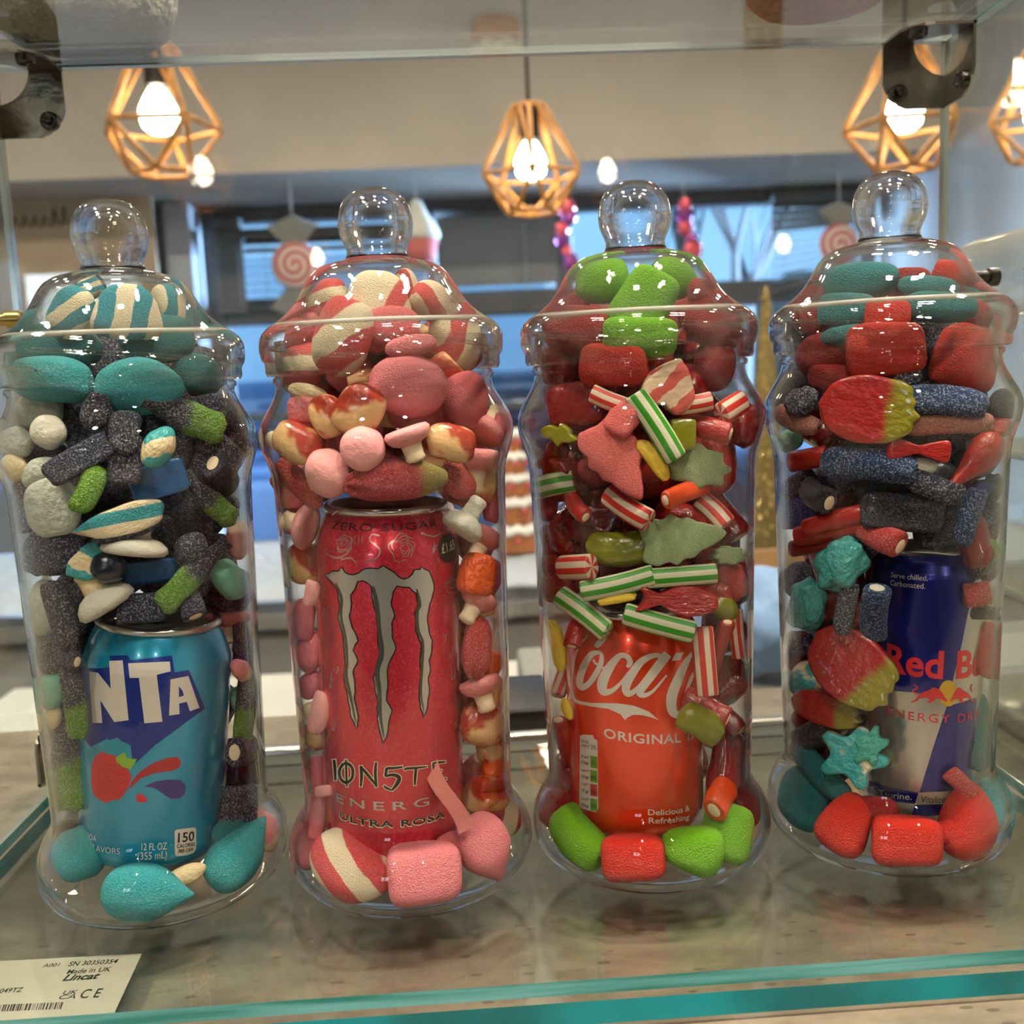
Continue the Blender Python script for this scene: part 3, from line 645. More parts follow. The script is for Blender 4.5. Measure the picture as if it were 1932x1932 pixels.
jar(3, 'tall clear sweet jar with the silver and blue can and red sweets in it')

# ------------------------------------------------------------------ drinks cans
class Can:
    def __init__(s, name, label, base_px, top_px, j, fwd, R, H, bodym, kind):
        """base_px / top_px: the centres of its bottom and top; fwd: how far it stands in front of the jar's axis"""
        y = J[j].y - fwd
        b = at_y(*base_px, y); t = at_y(*top_px, y); ax = (t-b).normalized(); H = (t-b).length
        s.R, s.H, s.j = R, H, j
        if kind == 'std': P = [(0, .006), (.018, .006), (.0225, .001), (.0245, .0), (.0262, .0012), (R-.0022, .008), (R-.0004, .0125), (R, .016), (R, H-.0195), (R-.0006, H-.0165), (R-.0042, H-.0068), (R-.0062, H-.0035)]; rim = R-.0062
        else: P = [(0, .005), (.015, .005), (.0195, .001), (.0213, 0), (.0228, .0012), (R-.0016, .007), (R-.0003, .0105), (R, .014), (R, H-.0115), (R-.0005, H-.0095), (R-.0020, H-.0055), (R-.0024, H-.0035)]; rim = R-.0024
        s.P = P
        view = (CAM-b); view = (view - ax*view.dot(ax)).normalized()
        side = ax.cross(view)
        s.M = Matrix(((view.x, side.x, ax.x, b.x), (view.y, side.y, ax.y, b.y), (view.z, side.z, ax.z, b.z), (0, 0, 0, 1)))
        s.Mi = s.M.inverted()
        s.root = empty(name, (0, 0, 0), label, 'drinks can', 'drinks cans in the jars'); s.root.matrix_world = s.M
        bm = bmesh.new(); lathe(bm, P, 96); s.body = link_mesh('can_body', bm, bodym, s.root)
        for p_, mi in ((0, 0),): pass
        alu = mat('can_aluminium', 'c9c6bf', .28, .95)
        bm = bmesh.new(); lathe(bm, [(rim, H-.0036), (rim+.0012, H-.0030), (rim+.0016, H-.0015), (rim+.0008, H-.0002), (rim-.0004, H), (rim-.0016, H-.0010), (rim-.0024, H-.0050), (rim-.0050, H-.0056), (0, H-.0052)], 64); link_mesh('can_top', bm, alu, s.root)
        bm = bmesh.new(); lathe(bm, [(.010, H-.0050), (.010, H-.0042), (0, H-.0040)], 24, M=Matrix.Translation((.006, 0, 0))); link_mesh('ring_pull', bm, alu, s.root)
        bm = bmesh.new(); lathe(bm, [(r+.00005, z) for r, z in P[1:6]], 64); link_mesh('bottom_rim', bm, alu, s.root)
        print(name, 'axis len px-derived', round((t-b).length, 4), 'H', H, 'base z', round(b.z, 4), 'rad off', round(math.hypot(b.x-J[j].x, b.y-J[j].y), 4))
    def rad(s, z):
        for (ra, a), (rb, b) in zip(s.P[4:], s.P[5:]):
            if a <= z <= b: return ra+(rb-ra)*(z-a)/(b-a)
        return s.R if z < s.H else s.P[-1][0]
    def uv(s, px, py):
        """point of the can's face under a picture point, as (arc along the face, height)"""
        o = s.Mi @ CAM; d = (s.Mi.to_3x3() @ ray(px, py))
        r = s.R
        best = None
        for it in range(6):
            a = d.x*d.x+d.y*d.y; b = 2*(o.x*d.x+o.y*d.y); c = o.x*o.x+o.y*o.y-r*r; D = b*b-4*a*c
            if D < 0: 
                t = -b/(2*a); p = o+d*t; return (math.atan2(p.y, p.x)*s.R, p.z)
            t = (-b-math.sqrt(D))/(2*a); p = o+d*t; r = s.rad(p.z)
        return (math.atan2(p.y, p.x)*s.R, p.z)
    def wrap(s, name, bm, m, lift):
        """bend flat (u, v) shapes round the can"""
        vs = [v.co for v in bm.verts]
        if not vs: bm.free(); return
        u0, u1 = min(v.x for v in vs), max(v.x for v in vs); v0, v1 = min(v.y for v in vs), max(v.y for v in vs)
        bmesh.ops.bisect_plane(bm, geom=bm.verts[:]+bm.edges[:]+bm.faces[:], plane_co=(0, .0022, 0), plane_no=(0, 1, 0), dist=1e-7, clear_inner=True)
        st = .0016; k = math.floor(u0/st)+1
        while k*st < u1:
            bmesh.ops.bisect_plane(bm, geom=bm.verts[:]+bm.edges[:]+bm.faces[:], plane_co=(k*st, 0, 0), plane_no=(1, 0, 0), dist=1e-7); k += 1
        zs = [p[1] for p in s.P[4:]] + [s.H-.0195+.0016*q for q in range(1, 11)]
        for z in zs:
            if v0 < z < v1: bmesh.ops.bisect_plane(bm, geom=bm.verts[:]+bm.edges[:]+bm.faces[:], plane_co=(0, z, 0), plane_no=(0, 1, 0), dist=1e-7)
        for v in bm.verts:
            a = v.co.x/s.R; r = s.rad(v.co.y)+lift; z = v.co.y; v.co = (r*math.cos(a), r*math.sin(a), z)
        bmesh.ops.recalc_face_normals(bm, faces=bm.faces[:])
        for f in bm.faces:
            c = f.calc_center_median()
            if f.normal.x*c.x+f.normal.y*c.y < 0: f.normal_flip()
        return link_mesh(name, bm, m, s.root, True)
    def shape(s, name, rings, m, lift=.00012, px=None, offset=0):
        """rings: outlines in picture points (px = map to full picture) traced on the can's face"""
        px = px or (lambda x, y: (x, y)); out = []
        for ring in rings:
            q = []
            for a, b in zip(ring, ring[1:]+ring[:1]):
                n = max(1, int(math.hypot(b[0]-a[0], b[1]-a[1])/25))
                for k in range(n): q.append((a[0]+(b[0]-a[0])*k/n, a[1]+(b[1]-a[1])*k/n))
            out.append([s.uv(*px(*p)) for p in q])
        return s.wrap(name, fill(out, offset), m, lift)
    def ribbons(s, name, ribs, m, lift=.00012, px=None, grow=0, n=6):
        px = px or (lambda x, y: (x, y)); bm = bmesh.new()
        for rb in ribs:
            c = catmull(rb, n); row = []
            for i, (x, y, w) in enumerate(c):
                a, b = c[max(i-1, 0)], c[min(i+1, len(c)-1)]; dx, dy = b[0]-a[0], b[1]-a[1]; l = math.hypot(dx, dy) or 1
                w = max(w, 1)/2+grow; nx, ny = -dy/l*w, dx/l*w
                if grow and i in (0, len(c)-1): e = -grow if i == 0 else grow; x += dx/l*e; y += dy/l*e
                row.append([bm.verts.new((*s.uv(*px(x+nx, y+ny)), 0)), bm.verts.new((*s.uv(*px(x-nx, y-ny)), 0))])
            for p, q in zip(row, row[1:]):
                try: bm.faces.new((p[0], p[1], q[1], q[0]))
                except ValueError: pass
        return s.wrap(name, bm, m, lift)
    def text(s, name, txt, p0, p1, h, m, lift=.0002, px=None, bold=0, shear=0, grow=0, gap=1.0):
        px = px or (lambda x, y: (x, y))
        u0, v0 = s.uv(*px(*p0)); u1, v1 = s.uv(*px(*p1)); top = s.uv(*px((p0[0]+p1[0])/2, (p0[1]+p1[1])/2-h)); vm = s.uv(*px((p0[0]+p1[0])/2, (p0[1]+p1[1])/2))
        bm = text_bm(txt, bold, shear, gap)
        xs = [v.co.x for v in bm.verts]; ys = [v.co.y for v in bm.verts]; x0, x1 = min(xs), max(xs); y1 = max(ys)
        for v in bm.verts:
            t = (v.co.x-x0)/(x1-x0); v.co = (u0+(u1-u0)*t, vm[1]*0+(v0+(v1-v0)*t)+v.co.y/y1*(top[1]-vm[1]), 0)
        return s.wrap(name, bm, m, lift)
def fill(rings, offset=0):
    cu = bpy.data.curves.new('outline', 'CURVE'); cu.dimensions = '2D'; cu.fill_mode = 'BOTH'; cu.offset = 0
    for r in rings:
        sp = cu.splines.new('POLY'); sp.points.add(len(r)-1); sp.use_cyclic_u = True
        for p, q in zip(sp.points, r): p.co = (q[0]*1000, q[1]*1000, 0, 1)
    ob = bpy.data.objects.new('outline', cu); C.objects.link(ob)
    dg = bpy.context.evaluated_depsgraph_get(); me = bpy.data.meshes.new_from_object(ob.evaluated_get(dg))
    bm = bmesh.new(); bm.from_mesh(me); bpy.data.objects.remove(ob); bpy.data.meshes.remove(me); bpy.data.curves.remove(cu)
    for v in bm.verts: v.co *= .001
    bmesh.ops.remove_doubles(bm, verts=bm.verts[:], dist=1e-7)
    return bm
def text_bm(txt, bold=0, shear=0, gap=1.0):
    cu = bpy.data.curves.new('text', 'FONT'); cu.body = txt; cu.size = 1; cu.offset = bold; cu.shear = shear; cu.space_character = gap; cu.resolution_u = 3
    ob = bpy.data.objects.new('text', cu); C.objects.link(ob)
    dg = bpy.context.evaluated_depsgraph_get(); me = bpy.data.meshes.new_from_object(ob.evaluated_get(dg))
    bm = bmesh.new(); bm.from_mesh(me); bpy.data.objects.remove(ob); bpy.data.meshes.remove(me); bpy.data.curves.remove(cu)
    return bm
def crop(ox, oy, s): return lambda x, y: (ox+x/s, oy+y/s)
def ell(cx, cy, rx, ry, n=28, rot=0): return [(cx+rx*math.cos(2*PI*i/n)*math.cos(rot)-ry*math.sin(2*PI*i/n)*math.sin(rot), cy+rx*math.cos(2*PI*i/n)*math.sin(rot)+ry*math.sin(2*PI*i/n)*math.cos(rot)) for i in range(n)]
ink_w = mat('white_ink', 'cfc8ba', .35); ink_k = mat('black_ink', '12110f', .35); ink_c = mat('cream_ink', 'd6cda6', .35); ink_s = mat('silver_ink', 'b9bbb6', .22, .75)
ink_navy = mat('navy_ink', '0c2a86', .3, .25); ink_red = mat('red_ink', 'd2282c', .35); ink_dred = mat('dark_red_ink', 'a81f22', .35)

# --- blue fruit soda can
A = crop(0, 860, 3.45); B3 = crop(0, 1380, 3.45)
c1 = Can('soda_can', 'bright blue soda can standing in the blue-can jar', (286, 1612), (301, 1160), 0, .007, .0331, .1225, mat('blue_can_print', '0f93ba', .24, .35, coat=.7), 'std')
c1.shape('logo_plate', [[(530, 1375), (640, 1385), (732, 1372), (712, 1300), (830, 1298), (850, 1330), (1120, 1300), (1136, 1410), (1230, 1393), (1334, 1642), (1240, 1712), (1000, 1890), (885, 2000), (840, 1960), (700, 1840), (590, 1895), (555, 1850), (540, 1600)]], ink_navy, .00010, A)
c1.shape('logo_lettering', [[(583, 1402), (640, 1412), (722, 1515), (712, 1335), (800, 1330), (838, 1720), (745, 1732), (655, 1590), (668, 1738), (605, 1738)]], ink_w, .00018, A)
c1.shape('logo_lettering', [[(835, 1350), (1105, 1338), (1110, 1402), (1020, 1425), (1057, 1730), (940, 1740), (905, 1445), (845, 1445)]], ink_w, .00018, A)
c1.shape('logo_lettering', [[(1110, 1455), (1225, 1432), (1297, 1640), (1235, 1662), (1215, 1600), (1165, 1612), (1168, 1680), (1100, 1690)], [(1163, 1498), (1188, 1530), (1196, 1560), (1164, 1570)]], ink_w, .00018, A)
c1.shape('splash_print', [[(548, 110), (600, 112), (648, 135), (690, 70), (765, 38), (790, 62), (850, 88), (862, 180), (800, 230), (640, 230), (560, 200)]], mat('teal_ink', '0e8fa6', .3, .2), .00014, B3)
c1.shape('leaf_print', [[(755, 168), (812, 132), (826, 172), (892, 180), (852, 246), (800, 230), (760, 210)]], mat('leaf_ink', '7fae2a', .35), .00022, B3)
c1.shape('raspberry_print', [[(600, 210), (622, 160), (662, 130), (712, 148), (760, 160), (800, 205), (832, 240), (858, 300), (838, 350), (815, 400), (780, 440), (735, 446), (690, 466), (645, 440), (610, 410), (594, 330)]], mat('raspberry_ink', 'c2272f', .35), .00020, B3)
c1.ribbons('raspberry_print', [[(700, 200, 6), (735, 220, 6), (770, 205, 6), (800, 250, 6)], [(640, 240, 6), (690, 260, 6), (730, 240, 6), (760, 280, 6), (820, 280, 6)], [(610, 310, 6), (660, 330, 6), (700, 300, 6), (745, 340, 6), (800, 330, 6), (835, 310, 6)], [(620, 380, 6), (670, 400, 6), (715, 370, 6), (760, 410, 6), (800, 390, 6)]], ink_dred, .00026, B3)
c1.shape('splash_print', [[(858, 322), (905, 268), (990, 208), (1080, 175), (1150, 165), (1178, 190), (1168, 232), (1120, 255), (1000, 272), (915, 305), (830, 385)]], ink_dred, .00017, B3)
c1.shape('splash_print', [[(942, 357), (1010, 325), (1090, 314), (1170, 314), (1208, 350), (1205, 400), (1170, 435), (1110, 438), (1060, 405), (1010, 370)]], mat('purple_ink', '3b2a72', .35), .00014, B3)
c1.shape('splash_print', [[(885, 412), (918, 403), (962, 440), (940, 462), (892, 456)]], ink_red, .00014, B3)
c1.text('lettering', 'SODA', (552, 688), (628, 716), 38, ink_w, .00016, B3)
c1.text('lettering', 'NATURAL FLAVORS', (430, 690), (782, 800), 40, ink_w, .00016, B3)
c1.text('lettering', '12 FL OZ', (920, 772), (1086, 766), 46, ink_w, .00016, B3, .01)
c1.text('lettering', '(355 mL)', (896, 834), (1086, 822), 50, ink_w, .00016, B3, .01)
c1.shape('calorie_panel', [[(1135, 650), (1150, 638), (1262, 624), (1276, 634), (1276, 765), (1258, 790), (1215, 805), (1150, 812), (1138, 800)]], ink_w, .00015, B3)
c1.text('lettering', '150', (1156, 722), (1262, 708), 62, ink_k, .00022, B3, .02)
c1.text('lettering', 'CALORIES', (1150, 758), (1266, 742), 24, ink_k, .00022, B3, .02)
c1.text('lettering', 'PER CAN', (1160, 792), (1252, 776), 24, ink_k, .00022, B3, .02)

# --- tall pink energy can
A = crop(470, 860, 3.578); B3 = crop(470, 1380, 3.578)
pinkm, n_, o_ = new_mat('pink_metallic_print')
p = nd(n_, 'ShaderNodeBsdfPrincipled', i_Roughness=.26, i_Metallic=.45); p.inputs['Coat Weight'].default_value = .6; p.inputs['Coat Roughness'].default_value = .06; n_.links.new(p.outputs[0], o_.inputs[0])
tc = nd(n_, 'ShaderNodeTexCoord'); t = nd(n_, 'ShaderNodeTexNoise', i_Scale=900.0, i_Detail=1.0); n_.links.new(tc.outputs['Object'], t.inputs['Vector'])
n_.links.new(mixc(n_, ramp(n_, t.outputs[0], .5, .70), hx('cc2c40'), hx('d64a54')), p.inputs['Base Color'])
c2 = Can('energy_drink_can', 'tall pink-red energy drink can standing in the pink-can jar', (746, 1592), (728, 946), 1, .006, .0331, .1680, pinkm, 'std')
claw = [(510, 805), (560, 775), (605, 775), (628, 750), (650, 785), (705, 800), (760, 770), (820, 755), (870, 760), (905, 738), (940, 760), (985, 785), (1010, 815), (1045, 830), (1100, 795), (1115, 765), (1150, 765), (1165, 745), (1180, 762), (1215, 775), (1235, 820), (1250, 870), (1240, 940), (1215, 1040), (1205, 1120), (1215, 1180), (1240, 1250), (1235, 1310), (1215, 1380), (1225, 1430), (1210, 1520), (1220, 1600), (1205, 1690), (1178, 1770), (1152, 1700), (1145, 1600), (1160, 1480), (1150, 1380), (1160, 1270), (1120, 1180), (1125, 1100), (1113, 1060), (1140, 1000), (1125, 930), (1080, 890), (1000, 880), (975, 920), (960, 990), (985, 1080), (965, 1130), (970, 1230), (995, 1300), (960, 1370), (935, 1450), (940, 1560), (930, 1650), (968, 1720), (945, 1800), (930, 1900), (903, 1950), (885, 1880), (862, 1770), (865, 1650), (835, 1500), (860, 1420), (885, 1350), (868, 1250), (865, 1150), (850, 1040), (825, 950), (820, 880), (770, 845), (735, 850), (720, 900), (688, 940), (695, 1000), (680, 1080), (700, 1160), (740, 1250), (705, 1310), (738, 1380), (705, 1460), (718, 1560), (715, 1650), (738, 1740), (735, 1830), (725, 1848), (690, 1770), (665, 1640), (636, 1500), (650, 1420), (635, 1250), (600, 1100), (610, 1000), (590, 900), (555, 850)]
random.seed(11)
jag = []
for a, b in zip(claw, claw[1:]+claw[:1]):
    n = max(1, int(math.hypot(b[0]-a[0], b[1]-a[1])/28))
    for k in range(n): jag.append((a[0]+(b[0]-a[0])*k/n+random.uniform(-5, 5)*(k > 0), a[1]+(b[1]-a[1])*k/n+random.uniform(-5, 5)*(k > 0)))
def grow_poly(P, d):
    out = []; n = len(P); ar = sum(P[i][0]*P[(i+1) % n][1]-P[(i+1) % n][0]*P[i][1] for i in range(n)); sg = 1 if ar > 0 else -1
    for i in range(n):
        a, b = P[i-1], P[(i+1) % n]; dx, dy = b[0]-a[0], b[1]-a[1]; l = math.hypot(dx, dy) or 1; out.append((P[i][0]+dy/l*d*sg, P[i][1]-dx/l*d*sg))
    return out
c2.shape('claw_emblem', [grow_poly(jag, 2)], ink_k, .00012, A)
c2.shape('claw_emblem', [grow_poly(jag, -7)], mat('claw_silver', 'c3c3ba', .25, .7), .00020, A)
c2.ribbons('claw_emblem', [[(585, 860, 14), (625, 960, 20), (622, 1080, 18), (652, 1240, 22), (664, 1400, 16), (655, 1480, 24), (690, 1640, 18), (722, 1800, 8)], [(835, 880, 20), (862, 1000, 30), (880, 1180, 26), (895, 1330, 36), (865, 1450, 34), (880, 1600, 30), (885, 1740, 24), (910, 1900, 8)], [(1130, 900, 10), (1150, 1000, 24), (1132, 1060, 20), (1140, 1180, 20), (1172, 1270, 18), (1164, 1450, 18), (1158, 1600, 16), (1178, 1720, 6)]], mat('claw_shadow_ink', '55544a', .3, .5), .00026, A)
c2.text('lettering', 'ZERO SUGAR', (556, 490), (1272, 476), 52, ink_k, .00016, A, -.004, 0, 0, 1.12)
c2.shape('price_badge', [[(1337+(58 if k % 2 else 66)*math.cos(k*PI/18), 625+(94 if k % 2 else 102)*math.sin(k*PI/18)) for k in range(36)]], mat('olive_ink', '2d2a12', .4), .00020, A)
c2.text('lettering', '£1.65', (1298, 660), (1385, 625), 66, ink_w, .00030, A, .015)
random.seed(21); sw = []
def rose(cx, cy, R):
    for k in range(5):
        r = R*(.2+.19*k); a0 = random.random()*6; sw.append([(cx+r*(1+.12*math.sin(5*t+k))*math.cos(t)*1.0, cy+r*(1+.12*math.sin(5*t+k))*math.sin(t), 6 if k < 4 else 7) for t in [a0+q*.3 for q in range(15)]])
rose(1040, 622, 95); rose(1370, 875, 52); rose(640, 590, 60)
sw += [[(790, 720, 10), (860, 690, 14), (885, 640, 12), (850, 600, 12), (815, 570, 10), (830, 530, 10), (880, 540, 12)], [(520, 660, 10), (600, 690, 14), (680, 640, 10), (690, 560, 8)], [(620, 700, 12), (690, 690, 12), (730, 740, 4)], [(1160, 520, 14), (1240, 545, 12), (1300, 520, 8)], [(1250, 590, 8), (1240, 660, 12), (1265, 600, 8)], [(1270, 690, 10), (1285, 720, 8)], [(560, 400, 10), (600, 370, 6)], [(780, 370, 8), (840, 382, 8), (890, 370, 8)], [(1080, 360, 8), (1100, 400, 8), (1140, 440, 8)], [(1200, 360, 8), (1230, 380, 8), (1255, 360, 8)], [(715, 540, 6), (712, 600, 6)], [(740, 535, 6), (737, 600, 6)], [(765, 535, 6), (763, 590, 6)]]
for k in range(16): 
    x, y = random.choice(((random.uniform(1300, 1420), random.uniform(1000, 1900)), (random.uniform(510, 590), random.uniform(900, 1900)))); a = random.random()*6; s_ = random.uniform(25, 60)
    sw.append([(x, y, 4), (x+s_*.5*math.cos(a), y+s_*math.sin(a), 9), (x+s_*.4*math.cos(a+.9), y+s_*1.6*math.sin(a+.7), 8), (x+s_*.2*math.cos(a+2), y+s_*1.2*math.sin(a+1.6), 4)])
c2.ribbons('swirl_print', sw, mat('swirl_silver', 'd8a9a6', .22, .7), .00010, A, n=3)
lw = 20
ML = [[(575, 190, lw), (582, 260, lw), (584, 330, lw*.7)], [(640, 215, lw), (612, 260, lw), (618, 315, lw), (655, 345, lw), (695, 315, lw), (700, 255, lw), (672, 218, lw), (640, 215, lw)], [(655, 190, 14), (658, 280, 14), (662, 372, 10)], [(756, 232, lw), (760, 300, lw), (755, 372, 12)], [(756, 236, 12), (800, 290, 20), (858, 362, 14)], [(858, 208, 14), (852, 280, lw), (860, 375, 14)], [(1035, 238, 12), (980, 246, 16), (932, 250, 20), (925, 275, 18), (918, 300, 14)], [(918, 302, 14), (970, 292, 20), (1012, 310, 26), (1000, 350, 26), (965, 396, 14)], [(965, 396, 8), (930, 382, 16), (910, 365, 10)], [(1050, 262, 10), (1060, 250, 14), (1120, 246, 16), (1200, 236, 8)], [(1126, 250, 18), (1120, 310, 18), (1118, 362, 10)], [(1240, 215, 14), (1246, 270, 18), (1238, 328, 14)], [(1236, 214, 10), (1280, 208, 16), (1325, 204, 10)], [(1246, 268, 8), (1275, 264, 14), (1300, 262, 8)], [(1238, 326, 10), (1285, 322, 16), (1330, 318, 10)]]
c2.ribbons('brand_lettering', ML, ink_c, .00012, B3, grow=6, n=4)
c2.ribbons('brand_lettering', ML, ink_k, .00020, B3, n=4)
c2.text('lettering', 'ENERGY', (592, 470), (1336, 452), 58, ink_s, .00016, B3, .012, 0, 0, 1.45)
c2.text('lettering', 'ULTRA ROSÁ', (612, 588), (1322, 578), 60, ink_c, .00014, B3, .055, 0, 0, 1.12)
c2.text('lettering', 'ULTRA ROSÁ', (616, 585), (1318, 575), 54, ink_k, .00022, B3, .02, 0, 0, 1.12)

# --- red cola can
A = crop(960, 840, 3.715); B3 = crop(960, 1300, 3.715)
c3 = Can('soda_can', 'orange-red cola can with white script standing in the red-can jar', (1201, 1556), (1193, 1133), 2, -.002, .0331, .1155, mat('red_can_print', 'ea400c', .24, .4, coat=.7), 'std')
SC = [[(690, 1330, 14), (662, 1362, 34), (622, 1398, 44), (600, 1400, 10)], [(560, 1330, 8), (500, 1400, 14), (462, 1490, 18), (448, 1600, 12)],
 [(628, 1452, 26), (575, 1470, 44), (522, 1560, 52), (498, 1650, 50), (512, 1696, 44), (560, 1672, 40), (612, 1600, 40), (648, 1520, 36), (648, 1462, 26), (622, 1448, 22)], [(640, 1540, 14), (610, 1530, 16), (592, 1500, 16)], [(640, 1560, 14), (680, 1556, 14), (720, 1520, 12)],
 [(830, 1556, 22), (850, 1520, 40), (828, 1480, 36), (775, 1478, 40), (712, 1550, 62), (660, 1650, 74), (662, 1722, 60), (720, 1722, 36), (790, 1660, 22), (840, 1590, 16)],
 [(1075, 1478, 30), (1010, 1474, 36), (925, 1520, 52), (852, 1620, 62), (820, 1700, 58), (840, 1742, 44), (900, 1706, 32), (970, 1620, 24), (1060, 1500, 22)], [(1112, 1462, 62), (1060, 1530, 66), (985, 1630, 64), (920, 1722, 58), (945, 1752, 36), (1010, 1722, 22), (1105, 1612, 12)],
 [(1296, 1440, 14), (1242, 1520, 44), (1190, 1630, 66), (1142, 1760, 74), (1148, 1866, 64), (1210, 1888, 46), (1270, 1836, 36), (1312, 1772, 18)], [(1310, 1560, 8), (1275, 1640, 26), (1240, 1730, 16), (1226, 1790, 6)],
 [(448, 1600, 10), (444, 1700, 14), (460, 1780, 20), (520, 1808, 22), (600, 1818, 22)]]
c3.ribbons('script_lettering', SC, ink_w, .00014, A)
c3.shape('script_lettering', [[(1166, 1456), (1222, 1450), (1200, 1506), (1140, 1512)]], ink_w, .00014, A)
c3.shape('wave_emblem', [[(560, 1806), (660, 1806), (760, 1808), (880, 1826), (980, 1866), (1052, 1926), (1000, 1908), (940, 1892), (875, 1888), (838, 1904), (814, 1926), (780, 1884), (700, 1848), (560, 1828)]], ink_w, .00014, A)
c3.text('lettering', 'ORIGINAL TASTE', (668, 335), (1560, 300), 66, ink_w, .00014, B3, .02, 0, 0, 1.08)
c3.text('lettering', 'Delicious &', (976, 882), (1266, 850), 40, ink_w, .00014, B3, .012)
c3.text('lettering', 'Refreshing', (980, 940), (1262, 910), 40, ink_w, .00014, B3, .012)
c3.shape('nutrition_panel', [[(500, 330), (520, 318), (592, 322), (598, 345), (622, 360), (628, 840), (610, 862), (520, 840), (496, 820)]], ink_w, .00012, B3)
for y0, cc in ((465, '5f9a1e'), (565, '5f9a1e'), (662, 'b5402c'), (765, '5f9a1e')):
    c3.shape('nutrition_panel', [[(572, y0), (620, y0+8), (624, y0+92), (574, y0+84)]], mat('panel_'+cc, cc, .4), .00018, B3)
for y0, tx in ((350, 'Energy'), (385, '99kJ'), (460, 'Fat'), (500, '0g'), (555, 'Saturates'), (600, '0g'), (650, 'Sugars'), (700, '7g'), (755, 'Salt'), (800, '0g')):
    c3.text('lettering', tx, (512, y0+20), (562, y0+26), 20, ink_k, .00018, B3)
for y0 in (400, 510, 612, 712, 812): c3.text('lettering', '2%' if y0 == 400 else '0%', (578, y0+20), (615, y0+24), 28, ink_k, .00026, B3)

# --- silver and blue energy can
A = crop(1412, 820, 3.715); B3 = crop(1412, 1280, 3.715)
c4 = Can('energy_drink_can', 'slim silver and blue energy drink can standing in the silver-can jar', (1728, 1512), (1757, 1030), 3, .004, .0266, .1345, mat('silver_can_print', 'c4c2ba', .24, .8, coat=.5), 'slim')
c4.shape('blue_panel', [[(880, 835), (1100, 850), (1400, 850), (1612, 818), (1600, 920), (1560, 1150), (1490, 1490), (1428, 1740), (1400, 1830), (1140, 1805), (962, 1790), (870, 1740), (860, 1300)]], mat('blue_can_panel', '131c7c', .24, .5, coat=.6), .00008, A)
c4.shape('blue_panel', [[(1392, 190), (1450, 180), (1600, 135), (1560, 765), (1400, 790), (1200, 797), (1290, 500)]], mat('blue_can_panel', '131c7c', .24, .5, coat=.6), .00008, B3)
c4.shape('blue_panel', [[(780, 688), (880, 728), (1000, 765), (1192, 800), (1166, 880), (980, 858), (828, 792)]], MATS['blue_can_panel'], .00008, B3)
c4.shape('beige_band', [[(1192, 802), (1400, 790), (1560, 752), (1520, 850), (1350, 880), (1168, 884)]], mat('beige_can_band', 'b3a78f', .3, .4), .00010, B3)
c4.shape('blue_panel', [[(1166, 886), (1350, 880), (1506, 848), (1490, 925), (1350, 958), (1136, 972)]], MATS['blue_can_panel'], .00008, B3)
c4.text('lettering', 'Serve chilled.', (1000, 998), (1256, 1024), 38, ink_w, .00016, A)
c4.text('lettering', 'Carbonated.', (996, 1054), (1238, 1080), 38, ink_w, .00016, A)
c4.text('brand_lettering', 'Red Bull', (966, 1645), (1990, 1690), 190, ink_red, .00018, A, .025)
c4.shape('sun_emblem', [ell(1400, 104, 66, 92)], mat('yellow_ink', 'c9a32a', .35, .2), .00012, B3)
bull = [(1138, 165), (1172, 148), (1192, 118), (1225, 96), (1262, 84), (1296, 62), (1335, 72), (1362, 104), (1378, 134), (1394, 152), (1384, 164), (1362, 150), (1330, 142), (1310, 138), (1300, 158), (1278, 168), (1244, 168), (1268, 154), (1262, 138), (1228, 136), (1198, 142), (1182, 158), (1150, 168)]
c4.shape('bull_emblem', [bull], ink_red, .00020, B3)
c4.shape('bull_emblem', [[(1414+(1394-x)*.68, y) for x, y in bull]], ink_red, .00020, B3)
c4.ribbons('bull_emblem', [[(1195, 108, 10), (1160, 96, 10), (1156, 80, 9), (1184, 70, 8), (1176, 52, 8), (1154, 44, 6)], [(1566, 90, 8), (1558, 66, 8), (1566, 40, 6)]], ink_red, .00020, B3)
c4.text('lettering', 'ENERGY DRINK', (974, 252), (1660, 240), 58, ink_red, .00022, B3, 0, 0, 0, 1.25)
c4.text('lettering', 'With Taurine.', (838, 786), (1145, 850), 44, ink_w, .00018, B3)
c4.text('lettering', 'Vitalizes body and mind.', (1206, 866), (1720, 790), 44, ink_k, .00022, B3)
CANS = [c1, c2, c3, c4]

# ------------------------------------------------------------------ rating sticker under the shelf
st = empty('rating_sticker', (0, 0, 0), 'silver rating sticker with serial number and barcode under the glass shelf front', 'sticker')
SZ = -.0074
Q = crop(0, 1740, 3.22)
def flat(name, pts, m, z, px=Q, bm=None):
    bm = bmesh.new(); f = bm.faces.new([bm.verts.new(at_z(*px(*p), z)) for p in pts])
    bmesh.ops.recalc_face_normals(bm, faces=bm.faces[:])
    if bm.faces[:][0].normal.z < 0: bmesh.ops.reverse_faces(bm, faces=bm.faces[:])
    ex = bmesh.ops.extrude_face_region(bm, geom=bm.faces[:]); 
    for v in [g for g in ex['geom'] if isinstance(g, bmesh.types.BMVert)]: v.co.z -= .00008
    bmesh.ops.recalc_face_normals(bm, faces=bm.faces[:])
    return link_mesh(name, bm, m, st, False)
flat('label_face', [(-260, 250), (862, 190), (668, 610), (-420, 690)], mat('silver_label', 'b3ac98', .4, .2), SZ)
